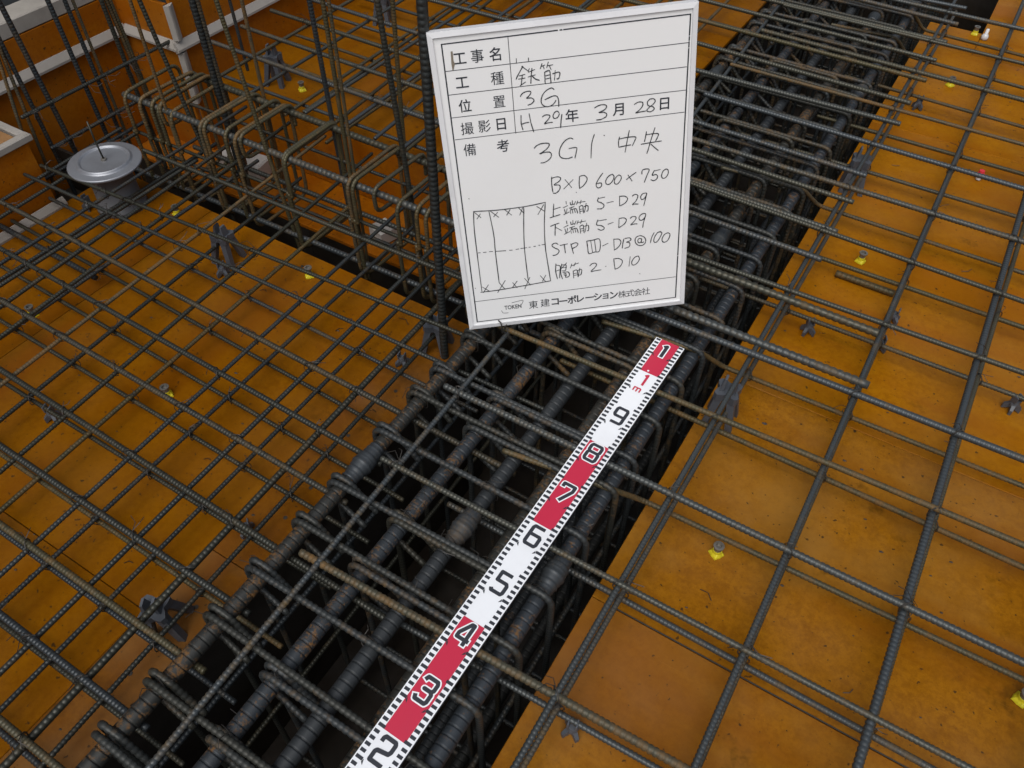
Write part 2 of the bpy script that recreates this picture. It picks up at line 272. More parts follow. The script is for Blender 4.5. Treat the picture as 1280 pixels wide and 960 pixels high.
        [(215,4555),(4120,4560)],
        [(215,4181),(4124,4185)],
        [(224,3809),(4112,3818)],
        [(178,614),(4076,629)],
    ],
    'border': [
        (213, 5344),
        (4148, 5360),
        (4092, 163),
        (170, 149),
    ],
    'chars': [
        ('工', 469, 5103, 214),
        ('事', 749, 5110, 215),
        ('名', 1032, 5107, 216),
        ('工', 459, 4730, 219),
        ('種', 1031, 4733, 220),
        ('位', 458, 4355, 216),
        ('置', 1024, 4358, 216),
        ('撮', 448, 3977, 221),
        ('影', 739, 3982, 221),
        ('日', 1020, 3983, 221),
        ('備', 446, 3610, 224),
        ('考', 1013, 3611, 225),
        ('年', 2211, 3987, 230),
        ('月', 2992, 3994, 224),
        ('日', 3772, 4002, 226),
        ('東', 1296, 390, 188),
        ('建', 1526, 400, 188),
        ('コ', 1724, 397, 189),
        ('ー', 1883, 392, 189),
        ('ポ', 2052, 397, 189),
        ('レ', 2220, 402, 189),
        ('ー', 2398, 402, 189),
        ('シ', 2557, 397, 189),
        ('ョ', 2710, 383, 190),
        ('ン', 2872, 389, 190),
        ('株', 3038, 383, 168),
        ('式', 3194, 386, 169),
        ('会', 3347, 386, 169),
        ('社', 3501, 389, 168),
    ],
    'logo': [
        [(670,342),(695,284),(793,274)],
        [(883,491),(1022,514),(1101,517),(1084,455),(1027,399)],
    ],
    'logo_c': (896, 396),
    'stain': [
        (341, 5225),
        (371, 5225),
        (368, 5076),
        (383, 5034),
        (344, 4931),
        (332, 4933),
        (328, 5032),
        (341, 5225),
    ],
    'sp_left': [
        (-0.8078, 0.2296, -0.045),
        (-1.4251, 0.9845, -0.045),
        (-1.3925, 0.9322, -0.045),
        (-1.3611, 0.4106, -0.045),
        (-0.8239, 0.4216, -0.045),
        (-0.9048, 0.5907, -0.045),
        (-0.8339, 0.9224, -0.045),
        (-0.784, 0.9972, -0.045),
        (-1.8943, 0.9396, -0.045),
    ],
    'sp_right': [
        (-0.1628, 1.097, 0.01),
        (-0.0885, 1.4351, 0.01),
        (-0.1251, 0.4025, 0.01),
        (0.3377, 1.4377, 0.01),
        (-0.1058, 2.5615, 0.01),
        (-0.2032, 2.0408, 0.01),
        (0.0632, 1.5967, 0.01),
        (0.0599, 1.4691, 0.01),
    ],
    'sp_rear': [
        (-1.8427, 1.6419, 0.01),
        (-1.8185, 2.1522, 0.01),
    ],
    'ins_left': [
        (-1.2104, 0.5817, -0.06),
        (-1.676, 1.0464, -0.06),
        (-1.2102, 1.042, -0.06),
        (-1.6678, 0.5904, -0.06),
    ],
    'ins_right': [
        (-0.0525, 0.8048, 0.0),
        (-0.0544, 1.7462, 0.0),
        (-0.0489, 2.7629, 0.0),
        (-0.0504, 3.1793, 0.0),
        (0.451, 0.8129, 0.0),
        (0.1254, 2.2651, 0.0),
        (-1.7491, 1.6475, 0.0),
    ],
    'offcut': (-0.0916, 1.6601, 0.01, 0.046, 1.6593, 0.01, 0.016),
}
# ------------------------------------------------------------------ small helpers
def tag(o, label=None, cat=None, group=None, kind=None):
    if label: o['label'] = label
    if cat: o['category'] = cat
    if group: o['group'] = group
    if kind: o['kind'] = kind
    return o

def empty(name, loc=(0, 0, 0), label=None, cat=None, group=None, kind=None):
    o = bpy.data.objects.new(name, None)
    o.empty_display_size = 0.05
    o.location = loc
    COL.objects.link(o)
    return tag(o, label, cat, group, kind)

def link(name, mesh, mat=None, parent=None, loc=(0, 0, 0), rot=None):
    """place a mesh; loc is in world space, parents are unrotated Empties or meshes at their own loc"""
    if mat is not None and not mesh.materials:
        mesh.materials.append(mat)
    o = bpy.data.objects.new(name, mesh)
    COL.objects.link(o)
    o.location = loc
    if rot is not None:
        o.rotation_euler = rot
    if parent is not None:
        o.parent = parent
        bpy_parent_inv(o, parent)
    return o

def world_matrix(o):
    m = Matrix.LocRotScale(o.location, o.rotation_euler, o.scale)
    if o.parent:
        m = world_matrix(o.parent) @ o.matrix_parent_inverse @ m
    return m

def bpy_parent_inv(o, parent):
    o.matrix_parent_inverse = world_matrix(parent).inverted()

def mesh_from(name, verts, faces, smooth=False):
    me = bpy.data.meshes.new(name)
    me.from_pydata([tuple(v) for v in verts], [], [tuple(f) for f in faces])
    if smooth:
        me.polygons.foreach_set('use_smooth', [True] * len(me.polygons))
    me.update()
    return me

def mesh_quads(name, verts, quads, smooth=True):
    """fast path for large all-quad meshes (numpy arrays)"""
    me = bpy.data.meshes.new(name)
    nv, nf = len(verts), len(quads)
    me.vertices.add(nv)
    me.vertices.foreach_set('co', np.asarray(verts, dtype=np.float32).ravel())
    me.loops.add(nf * 4)
    me.loops.foreach_set('vertex_index', np.asarray(quads, dtype=np.int32).ravel())
    me.polygons.add(nf)
    me.polygons.foreach_set('loop_start', np.arange(0, nf * 4, 4, dtype=np.int32))
    me.polygons.foreach_set('use_smooth', np.full(nf, smooth))
    me.update(calc_edges=True)
    me.validate()
    return me

class MB:
    """collects simple solids into one mesh"""
    def __init__(s): s.v, s.f = [], []
    def add(s, verts, faces):
        b = len(s.v); s.v += [tuple(q) for q in verts]; s.f += [tuple(i + b for i in q) for q in faces]; return s
    def box(s, x0, x1, y0, y1, z0, z1, bev=0.0, mat=None):
        if bev <= 0:
            vs = [(x, y, z) for z in (z0, z1) for (x, y) in ((x0, y0), (x1, y0), (x1, y1), (x0, y1))]
            fs = [(3, 2, 1, 0), (4, 5, 6, 7), (0, 1, 5, 4), (1, 2, 6, 5), (2, 3, 7, 6), (3, 0, 4, 7)]
        else:
            b = bev
            vs = []
            for z in (z0, z1):
                vs += [(x0 + b, y0 + b, z), (x1 - b, y0 + b, z), (x1 - b, y1 - b, z), (x0 + b, y1 - b, z)]
            for z in (z0 + b, z1 - b):
                vs += [(x0, y0, z), (x1, y0, z), (x1, y1, z), (x0, y1, z)]
            fs = [(3, 2, 1, 0), (4, 5, 6, 7)]
            for i in range(4):
                j = (i + 1) % 4
                fs += [(i, j, 8 + j, 8 + i), (8 + i, 8 + j, 12 + j, 12 + i), (12 + i, 12 + j, 4 + j, 4 + i)]
        if mat is not None:
            vs = [tuple(mat @ Vector(q)) for q in vs]
        return s.add(vs, fs)
    def lathe(s, prof, n=24, c=(0, 0, 0), cap=True):
        vs, fs = [], []
        for (r, z) in prof:
            for k in range(n):
                a = 2 * math.pi * k / n
                vs.append((c[0] + r * math.cos(a), c[1] + r * math.sin(a), c[2] + z))
        for i in range(len(prof) - 1):
            for k in range(n):
                k2 = (k + 1) % n
                fs.append((i * n + k, i * n + k2, (i + 1) * n + k2, (i + 1) * n + k))
        if cap:
            fs.append(tuple(range(n - 1, -1, -1)))
            fs.append(tuple((len(prof) - 1) * n + k for k in range(n)))
        return s.add(vs, fs)
    def tube(s, pts, r, n=5, r_end=None):
        pts = [Vector(q) for q in pts]
        vs, fs = [], []
        t0 = (pts[1] - pts[0]).normalized()
        up = Vector((0, 0, 1)) if abs(t0.z) < 0.9 else Vector((1, 0, 0))
        nx = t0.cross(up).normalized()
        for i, q in enumerate(pts):
            t = (pts[min(i + 1, len(pts) - 1)] - pts[max(i - 1, 0)]).normalized()
            nx = (nx - t * nx.dot(t)).normalized()
            ny = t.cross(nx)
            rr = r if r_end is None else r + (r_end - r) * i / (len(pts) - 1)
            for k in range(n):
                a = 2 * math.pi * k / n
                vs.append(q + nx * (rr * math.cos(a)) + ny * (rr * math.sin(a)))
        for i in range(len(pts) - 1):
            for k in range(n):
                k2 = (k + 1) % n
                fs.append((i * n + k, i * n + k2, (i + 1) * n + k2, (i + 1) * n + k))
        fs.append(tuple(range(n - 1, -1, -1)))
        fs.append(tuple((len(pts) - 1) * n + k for k in range(n)))
        return s.add(vs, fs)
    def mesh(s, name, smooth=False): return mesh_from(name, s.v, s.f, smooth)
    def build(s, name, mat, parent=None, loc=(0, 0, 0), rot=None, smooth=False):
        return link(name, s.mesh(name, smooth), mat, parent, loc, rot)

def fillet(pts, rad, seg=5):
    """round the inner corners of a polyline"""
    pts = [Vector(q) for q in pts]
    out = [pts[0]]
    for i in range(1, len(pts) - 1):
        a, b, c = pts[i - 1], pts[i], pts[i + 1]
        d1, d2 = (a - b), (c - b)
        l1, l2 = d1.length, d2.length
        d1.normalize(); d2.normalize()
        ang = d1.angle(d2)
        if ang > 3.1:
            out.append(b); continue
        t = min(rad / math.tan(ang / 2), l1 * 0.48, l2 * 0.48)
        p0, p1 = b + d1 * t, b + d2 * t
        for k in range(seg + 1):
            u = k / seg
            out.append(p0 * (1 - u) ** 2 + b * (2 * u * (1 - u)) + p1 * u ** 2)
    out.append(pts[-1])
    return out

def bar_mesh(name, pts, dia, pitch, sides=8, ribs=True, wob=0.0):
    """deformed reinforcing bar along a polyline: transverse ribs as rings, two longitudinal ribs"""
    P = np.array([list(q) for q in pts], dtype=float)
    seg = np.linalg.norm(np.diff(P, axis=0), axis=1)
    cum = np.concatenate([[0], np.cumsum(seg)])
    L = cum[-1]
    rv, rr = dia * 0.5 * 0.83, dia * 0.5 * 0.97
    if ribs:
        n = max(2, int(L / pitch))
        base = np.arange(n) * pitch
        if dia > 0.025:      # thick beam bars: broad ribs parted by narrow grooves
            rv = dia * 0.5 * 0.82
            fr_ = (0.0, 0.05, 0.09, 0.19, 0.82, 0.92, 0.96); ra_ = (rv, rv, rr, rr, rr, rr, rv)
            s = np.concatenate([base + pitch * q for q in fr_]); R = np.concatenate([np.full(n, q) for q in ra_])
        else:
            s = np.concatenate([base, base + pitch * 0.20, base + pitch * 0.38, base + pitch * 0.82])
            R = np.concatenate([np.full(n, rv), np.full(n, rv), np.full(n, rr), np.full(n, rr)])
        o = np.argsort(s, kind='stable'); s, R = s[o], R[o]
        keep = s < L; s, R = s[keep], R[keep]
        s = np.append(s, L); R = np.append(R, rv)
    else:
        n = max(2, int(L / 0.02)) if len(P) > 2 else 2
        s = np.linspace(0, L, n); R = np.full(n, dia * 0.5)
    C = np.stack([np.interp(s, cum, P[:, k]) for k in range(3)], axis=1)
    if wob:
        ph = rnd.random() * 6
        w = wob * np.sin(s * 2.1 + ph)
        C[:, 0] += w * 0.5; C[:, 1] += w * 0.5; C[:, 2] += 0.4 * w
    T = np.gradient(C, axis=0)
    T /= np.linalg.norm(T, axis=1)[:, None] + 1e-12
    N = np.zeros_like(T)
    nx = np.cross(T[0], [0, 0, 1.0]) if abs(T[0][2]) < 0.9 else np.cross(T[0], [1.0, 0, 0])
    nx /= np.linalg.norm(nx)
    if len(P) == 2 and not wob:
        N[:] = nx
    else:
        for i in range(len(T)):
            nx = nx - T[i] * nx.dot(T[i]); nx /= np.linalg.norm(nx); N[i] = nx
    B = np.cross(T, N)
    a0 = rnd.random() * math.pi
    ang = a0 + 2 * np.pi * np.arange(sides) / sides
    Rm = np.repeat(R[:, None], sides, axis=1)
    if ribs:
        Rm[:, 0] = rr; Rm[:, sides // 2] = rr
    V = C[:, None, :] + Rm[:, :, None] * (np.cos(ang)[None, :, None] * N[:, None, :] + np.sin(ang)[None, :, None] * B[:, None, :])
    m = len(s)
    i = np.arange(m - 1)[:, None]; k = np.arange(sides)[None, :]; k2 = (k + 1) % sides
    Q = np.stack([i * sides + k, i * sides + k2, (i + 1) * sides + k2, (i + 1) * sides + k], axis=2).reshape(-1, 4)
    V = V.reshape(-1, 3)
    # end caps: collapse to centre with quads
    caps = []
    h = sides // 2
    for base, flip in ((0, True), ((m - 1) * sides, False)):
        for j in range(h - 1):
            q = (base + j, base + j + 1, base + sides - 2 - j, base + sides - 1 - j)
            caps.append(q[::-1] if flip else q)
    Q = np.concatenate([Q, np.array(caps)], axis=0)
    return mesh_quads(name, V, Q)

def straight_bar(name, rec, mat, parent, pitch=None, sides=8, wob=0.0):
    a = Vector(rec[0:3]); b = Vector(rec[3:6]); d = rec[6]
    pitch = pitch or (0.0068 if d < 0.0125 else 0.0082 if d < 0.015 else 0.0105)
    pts = [Vector((0, 0, 0)), b - a]
    return link(name, bar_mesh(name, pts, d, pitch, sides, True, wob), mat, parent, a)

# ------------------------------------------------------------------ materials (procedural)
def new_mat(name):
    m = bpy.data.materials.new(name); m.use_nodes = True
    nt = m.node_tree
    return m, nt, nt.nodes['Principled BSDF']

def N(nt, t, **kw):
    n = nt.nodes.new(t)
    for k, v in kw.items():
        if k in ('noise_dimensions', 'operation', 'blend_type', 'data_type', 'feature', 'distance', 'interpolation_type'): setattr(n, k, v)
        else: n.inputs[k].default_value = v
    return n

def ramp(nt, fac, stops):
    r = nt.nodes.new('ShaderNodeValToRGB')
    el = r.color_ramp.elements
    while len(el) < len(stops): el.new(0.5)
    for e, (p, c) in zip(el, stops):
        e.position = p
        e.color = (c, c, c, 1) if isinstance(c, (int, float)) else (c[0], c[1], c[2], 1)
    nt.links.new(fac, r.inputs['Fac'])
    return r.outputs['Color']

def mixc(nt, fac, a, b):
    m = nt.nodes.new('ShaderNodeMix'); m.data_type = 'RGBA'
    for sock, val in ((m.inputs[0], fac), (m.inputs[6], a), (m.inputs[7], b)):
        if hasattr(val, 'is_output'): nt.links.new(val, sock)
        elif isinstance(val, (int, float)): sock.default_value = val
        else: sock.default_value = (val[0], val[1], val[2], 1)
    return m.outputs[2]

def coords(nt, scale=(1, 1, 1), use='Object', rand=True):
    tc = nt.nodes.new('ShaderNodeTexCoord')
    mp = nt.nodes.new('ShaderNodeMapping')
    mp.inputs['Scale'].default_value = scale
    nt.links.new(tc.outputs[use], mp.inputs['Vector'])
    if rand:
        oi = nt.nodes.new('ShaderNodeObjectInfo')
        mu = nt.nodes.new('ShaderNodeVectorMath'); mu.operation = 'SCALE'
        mu.inputs[0].default_value = (37.0, 21.0, 13.0)
        nt.links.new(oi.outputs['Random'], mu.inputs['Scale'])
        nt.links.new(mu.outputs[0], mp.inputs['Location'])
    return mp.outputs['Vector']

def noise(nt, vec, scale, detail=4, rough=0.55):
    n = N(nt, 'ShaderNodeTexNoise', Scale=scale, Detail=detail, Roughness=rough)
    nt.links.new(vec, n.inputs['Vector'])
    return n.outputs['Fac']

def bump(nt, b, h, strength, dist):
    n = nt.nodes.new('ShaderNodeBump')
    n.inputs['Strength'].default_value = strength; n.inputs['Distance'].default_value = dist
    nt.links.new(h, n.inputs['Height']); nt.links.new(n.outputs[0], b.inputs['Normal'])

def mat_panel(name, base, dark, dusty, along='X', rough=0.42, spec=0.4, dust_amt=0.5):
    """paint-coated formwork plywood: orange coat, scuffs along the grain, cement dust, oil spots, specks"""
    m, nt, b = new_mat(name)
    v = coords(nt)
    vs = coords(nt, (1, 6, 6) if along == 'X' else (6, 1, 6))
    grain = noise(nt, vs, 4.0, 5, 0.6)
    c = mixc(nt, ramp(nt, grain, ((0.30, 0.0), (0.72, 0.55))), base, dark)
    mott = noise(nt, v, 85.0, 6, 0.8)
    c = mixc(nt, ramp(nt, mott, ((0.42, 0.0), (0.62, 0.75))), c, dark)
    blot = noise(nt, v, 19.0, 4, 0.7)
    c = mixc(nt, ramp(nt, blot, ((0.56, 0.0), (0.72, 0.5))), c, (dark[0] * 0.8, dark[1] * 0.75, dark[2]))
    big = noise(nt, v, 2.6, 5, 0.65)
    c = mixc(nt, ramp(nt, big, ((0.47, 0.0), (0.70, dust_amt))), c, dusty)
    mid = noise(nt, v, 9.0, 6, 0.75)
    c = mixc(nt, ramp(nt, mid, ((0.54, 0.0), (0.74, 0.6))), c, dark)
    band = noise(nt, coords(nt, (0.8, 5, 5) if along == 'X' else (5, 0.8, 5)), 1.6, 3, 0.5)
    c = mixc(nt, ramp(nt, band, ((0.50, 0.0), (0.64, 0.55))), c, (dark[0] * 1.05, dark[1] * 0.9, dark[2] * 0.6))
    oil = noise(nt, v, 7.5, 5, 0.7)
    c = mixc(nt, ramp(nt, oil, ((0.63, 0.0), (0.72, 0.65))), c, (dark[0] * 0.35, dark[1] * 0.42, dark[2] * 0.5))
    spk = noise(nt, v, 95.0, 2, 0.5)
    c = mixc(nt, ramp(nt, spk, ((0.685, 0.0), (0.73, 0.8))), c, (0.025, 0.017, 0.010))
    spb = noise(nt, v, 30.0, 3, 0.6)
    c = mixc(nt, ramp(nt, spb, ((0.735, 0.0), (0.765, 0.9))), c, (0.020, 0.015, 0.010))
    scr = noise(nt, coords(nt, (4, 120, 4) if along == 'X' else (120, 4, 4)), 3.0, 3, 0.5)
    c = mixc(nt, ramp(nt, scr, ((0.70, 0.0), (0.74, 0.18))), c, (min(1, dusty[0] * 1.3), dusty[1] * 1.3, dusty[2] * 1.3))
    nt.links.new(c, b.inputs['Base Color'])
    rg = ramp(nt, noise(nt, v, 6.0, 4, 0.6), ((0.3, rough - 0.1), (0.7, rough + 0.18)))
    nt.links.new(rg, b.inputs['Roughness'])
    sp = ramp(nt, noise(nt, v, 3.1, 4, 0.6), ((0.42, spec * 0.5), (0.68, min(1.0, spec * 3.2))))
    nt.links.new(sp, b.inputs['Specular IOR Level'])
    bump(nt, b, mott, 0.10, 0.001)
    return m

def mat_steel(name, base, rust, rust_lo, rust_hi, metallic=0.55, rough=0.42, bluish=(0.12, 0.135, 0.16), sc=(9.0, 70.0)):
    m, nt, b = new_mat(name)
    v = coords(nt)
    oi = nt.nodes.new('ShaderNodeObjectInfo')
    c = mixc(nt, ramp(nt, oi.outputs['Random'], ((0.15, 0.0), (0.85, 1.0))), base, bluish)
    n1 = noise(nt, v, sc[0], 5, 0.7)
    n2 = noise(nt, v, sc[1], 4, 0.65)
    mx = N(nt, 'ShaderNodeMath', operation='MULTIPLY_ADD'); mx.inputs[1].default_value = 0.55
    nt.links.new(n2, mx.inputs[0]); 
    hl = N(nt, 'ShaderNodeMath', operation='MULTIPLY'); hl.inputs[1].default_value = 0.5
    nt.links.new(n1, hl.inputs[0]); nt.links.new(hl.outputs[0], mx.inputs[2])
    # each bar has its own rustiness
    rr = N(nt, 'ShaderNodeTexWhiteNoise', noise_dimensions='1D')
    nt.links.new(oi.outputs['Random'], rr.inputs['W'])
    ad = N(nt, 'ShaderNodeMath', operation='MULTIPLY_ADD'); ad.inputs[1].default_value = 0.16
    nt.links.new(rr.outputs['Value'], ad.inputs[0]); nt.links.new(mx.outputs[0], ad.inputs[2])
    rf = ramp(nt, ad.outputs[0], ((rust_lo, 0.0), (rust_hi, 1.0)))
    c = mixc(nt, rf, c, rust)
    nt.links.new(c, b.inputs['Base Color'])
    inv = N(nt, 'ShaderNodeMath', operation='MULTIPLY_ADD'); inv.inputs[1].default_value = -metallic; inv.inputs[2].default_value = metallic
    nt.links.new(rf, inv.inputs[0]); nt.links.new(inv.outputs[0], b.inputs['Metallic'])
    rg = N(nt, 'ShaderNodeMath', operation='MULTIPLY_ADD'); rg.inputs[1].default_value = 0.3; rg.inputs[2].default_value = rough
    nt.links.new(rf, rg.inputs[0]); nt.links.new(rg.outputs[0], b.inputs['Roughness'])
    bump(nt, b, n2, 0.25, 0.0006)
    return m

def mat_plain(name, col, rough=0.5, metallic=0.0, var=0.12, scale=20.0, spec=0.5, dirt=None, dirt_amt=0.4):
    m, nt, b = new_mat(name)
    v = coords(nt)
    n1 = noise(nt, v, scale, 4, 0.6)
    lo = tuple(c * (1 - var) for c in col); hi = tuple(min(1, c * (1 + var)) for c in col)
    c = mixc(nt, n1, lo, hi)
    if dirt:
        c = mixc(nt, ramp(nt, noise(nt, v, scale * 0.4, 5, 0.7), ((0.5, 0.0), (0.72, dirt_amt))), c, dirt)
    nt.links.new(c, b.inputs['Base Color'])
    b.inputs['Roughness'].default_value = rough
    b.inputs['Metallic'].default_value = metallic
    b.inputs['Specular IOR Level'].default_value = spec
    bump(nt, b, n1, 0.08, 0.001)
    return m

M = {}
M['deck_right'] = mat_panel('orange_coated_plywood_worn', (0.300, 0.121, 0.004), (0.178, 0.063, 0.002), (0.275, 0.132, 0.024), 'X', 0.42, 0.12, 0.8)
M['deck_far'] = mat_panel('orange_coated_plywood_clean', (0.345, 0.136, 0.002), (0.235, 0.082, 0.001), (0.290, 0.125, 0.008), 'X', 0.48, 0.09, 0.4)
M['deck_left'] = mat_panel('orange_coated_plywood_shaded', (0.232, 0.087, 0.001), (0.165, 0.054, 0.0005), (0.215, 0.087, 0.003), 'Y', 0.58, 0.06, 0.4)  # coat colour lowered to paint in the dimmer left side
M['plank_edge'] = mat_panel('orange_plywood_scuffed', (0.205, 0.075, 0.003), (0.130, 0.043, 0.002), (0.200, 0.104, 0.036), 'Y', 0.55, 0.08, 0.75)
M['form_wall'] = mat_panel('orange_form_wall', (0.345, 0.110, 0.002), (0.240, 0.066, 0.001), (0.290, 0.126, 0.022), 'Y', 0.58, 0.08)
M['form_shaded'] = mat_panel('shade_darkened_form_plywood', (0.020, 0.015, 0.011), (0.011, 0.009, 0.007), (0.040, 0.032, 0.024), 'Y', 0.7, 0.2)  # dark form ply, blackened further so its colour carries the trench shade
M['ply_edge'] = mat_plain('plywood_edge', (0.26, 0.135, 0.05), 0.8, var=0.3, scale=60)
M['rebar'] = mat_steel('rebar_mill_scale', (0.062, 0.062, 0.047), (0.095, 0.060, 0.020), 0.62, 0.84, 0.45, 0.40, (0.060, 0.070, 0.076))
M['rebar_dark'] = mat_steel('rebar_dark', (0.036, 0.037, 0.028), (0.068, 0.044, 0.015), 0.60, 0.84, 0.42, 0.42, (0.034, 0.041, 0.046))
M['rebar_rusty'] = mat_steel('rebar_light_rust', (0.068, 0.060, 0.030), (0.140, 0.072, 0.016), 0.56, 0.80, 0.35, 0.48, (0.064, 0.060, 0.040))
M['main_bar'] = mat_steel('main_bar_scale', (0.028, 0.028, 0.024), (0.13, 0.062, 0.015), 0.68, 0.79, 0.30, 0.54, (0.029, 0.036, 0.044), (26.0, 150.0))
M['weld'] = mat_steel('weld_bulge', (0.046, 0.053, 0.057), (0.07, 0.05, 0.03), 0.58, 0.8, 0.40, 0.46, (0.048, 0.056, 0.064), (26.0, 150.0))
M['stirrup'] = mat_steel('stirrup_steel', (0.033, 0.033, 0.026), (0.100, 0.058, 0.018), 0.61, 0.83, 0.30, 0.48, (0.033, 0.038, 0.040))
M['wire'] = mat_plain('annealed_tie_wire', (0.040, 0.036, 0.032), 0.6, 0.3)
M['batten'] = mat_plain('pale_chamfer_strip', (0.30, 0.28, 0.255), 0.7, var=0.2, scale=9, dirt=(0.18, 0.16, 0.13))
M['grey_timber'] = mat_plain('weathered_grey_timber', (0.30, 0.28, 0.25), 0.85, var=0.35, scale=14, dirt=(0.16, 0.14, 0.12))
M['plastic'] = mat_plain('grey_plastic_spacer', (0.066, 0.074, 0.088), 0.45, var=0.12)
M['yellow'] = mat_plain('yellow_plastic', (0.60, 0.52, 0.020), 0.4, var=0.15)
M['red'] = mat_plain('red_plastic', (0.60, 0.035, 0.05), 0.4)
M['zinc'] = mat_plain('zinc_sleeve', (0.22, 0.21, 0.19), 0.4, 0.6)
M['white_plastic'] = mat_plain('translucent_white_plastic', (0.62, 0.64, 0.66), 0.25)
M['concrete'] = mat_plain('concrete_spacer', (0.42, 0.41, 0.39), 0.9, var=0.1, scale=40)
M['alu'] = mat_plain('brushed_aluminium', (0.27, 0.285, 0.315), 0.42, 0.55, var=0.12, scale=30, dirt=(0.17, 0.17, 0.18))
M['pvc'] = mat_plain('dark_grey_pipe', (0.10, 0.105, 0.115), 0.5)
M['board'] = mat_plain('white_board_face', (0.80, 0.81, 0.815), 0.32, var=0.012, scale=6, dirt=(0.73, 0.73, 0.72), dirt_amt=0.35)
M['board_rim'] = mat_plain('white_board_rim', (0.70, 0.71, 0.73), 0.4, var=0.04, dirt=(0.45, 0.45, 0.46))
M['ink'] = mat_plain('black_print', (0.018, 0.022, 0.032), 0.6, var=0.1)
M['marker'] = mat_plain('black_marker', (0.028, 0.032, 0.038), 0.6, var=0.1)
M['stain'] = mat_plain('brown_stain', (0.20, 0.17, 0.13), 0.8)
M['ruler_white'] = mat_plain('ruler_white', (0.80, 0.83, 0.87), 0.38, var=0.02, dirt=(0.68, 0.70, 0.74))
M['ruler_red'] = mat_plain('ruler_red', (0.50, 0.016, 0.054), 0.42, var=0.05, dirt=(0.44, 0.024, 0.064))
M['ruler_edge'] = mat_plain('ruler_dark_core', (0.035, 0.037, 0.045), 0.5)
M['sheet'] = mat_plain('dark_scaffold_sheet', (0.045, 0.052, 0.055), 0.6, var=0.4, scale=3, dirt=(0.16, 0.18, 0.19), dirt_amt=0.7)
M['ground'] = mat_plain('bare_ground', (0.10, 0.09, 0.08), 0.95, var=0.3, scale=0.5)
M['pipe'] = mat_plain('scaffold_pipe', (0.22, 0.23, 0.24), 0.4, 0.7)

# ------------------------------------------------------------------ ground and decks (the setting)
ZL, ZR = -0.06, 0.0          # left deck sits lower than the right and rear decks
gm = MB(); gm.add([(-400, -400, -3.2), (400, -400, -3.2), (400, 400, -3.2), (-400, 400, -3.2)], [(0, 1, 2, 3)])
tag(gm.build('ground', M['ground']), kind='structure')

def panel(parent, x0, x1, y0, y1, ztop, mat, t=0.012, dz=0.0):
    g = 0.0007
    mb = MB(); w, h = x1 - x0, y1 - y0
    mb.box(g, w - g, g, h - g, -t, 0, 0.0012)
    return mb.build('panel', M[mat], parent, (x0, y0, ztop + dz))

def joists(parent, x0, x1, y0, y1, z, along):
    mb = MB()
    n = 6
    for i in range(n):
        if along == 'X':
            y = y0 + 0.05 + (y1 - y0 - 0.1) * i / (n - 1); mb.box(x0 + 0.02, x1 - 0.02, y - 0.02, y + 0.02, z - 0.1, z)
        else:
            x = x0 + 0.05 + (x1 - x0 - 0.1) * i / (n - 1); mb.box(x - 0.02, x + 0.02, y0 + 0.02, y1 - 0.02, z - 0.1, z)
    return mb.build('joists', M['grey_timber'], parent)

XB0, XB1 = -0.752, -0.203     # inner faces of the main beam trench
YB0, YB1 = 1.107, 1.528       # inner faces of the cross beam trench
deck_r = empty('right_deck', (XB1, 0, ZR), kind='structure')
ys = [-0.60, 0.017, 0.617, 1.217, 1.817, 2.417, 3.017]
for i in range(len(ys) - 1):
    for (x0, x1) in ((XB1, 1.597), (1.597, 3.4)):
        panel(deck_r, x0, x1, ys[i], ys[i + 1], ZR, 'deck_right' if i < 3 else 'deck_far', dz=rnd.uniform(-0.0006, 0.0006))
panel(deck_r, XB1, -0.028, 3.017, 3.200, ZR, 'deck_far')
for (x0, x1) in ((-0.028, 1.597), (1.597, 3.4)):
    panel(deck_r, x0, x1, 3.017, 3.617, ZR, 'deck_far'); panel(deck_r, x0, x1, 3.617, 4.3, ZR, 'deck_far', dz=-0.0005)
joists(deck_r, XB1 + 0.016, 3.4, -0.6, 3.19, -0.0125, 'X'); joists(deck_r, 0.0, 3.4, 3.22, 4.3, -0.0130, 'X')
deck_l = empty('left_deck', (-1.975, 0, ZL), kind='structure')
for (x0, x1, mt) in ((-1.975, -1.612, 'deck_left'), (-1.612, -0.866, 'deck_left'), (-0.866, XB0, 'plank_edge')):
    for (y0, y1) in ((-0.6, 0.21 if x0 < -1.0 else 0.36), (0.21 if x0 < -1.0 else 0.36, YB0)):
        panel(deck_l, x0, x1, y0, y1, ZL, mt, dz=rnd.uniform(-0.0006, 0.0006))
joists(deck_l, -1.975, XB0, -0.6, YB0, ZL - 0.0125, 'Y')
nh = MB()
for (x, y) in ((-0.786, 0.482), (-0.795, 0.262), (-0.79, 0.56), (-0.80, 0.12), (-0.81, 0.70), (-0.80, 0.85), (-0.95, 1.06), (-1.25, 1.06), (-1.55, 1.06)):
    nh.lathe(((0.0042, 0.0), (0.0042, 0.0007), (0.0, 0.0008)), 8, (x, y, ZL + 0.0002), cap=False)
tag(nh.build('nail_heads', M['wire'], deck_l), kind='stuff')
deck_b = empty('rear_deck', (-2.02, 1.53, ZR), kind='structure')
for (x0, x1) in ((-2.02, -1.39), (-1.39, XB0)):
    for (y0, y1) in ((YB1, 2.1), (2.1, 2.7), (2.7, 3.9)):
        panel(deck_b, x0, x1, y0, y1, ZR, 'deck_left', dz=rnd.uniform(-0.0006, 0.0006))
joists(deck_b, -2.02, XB0, YB1, 3.9, -0.0125, 'X')

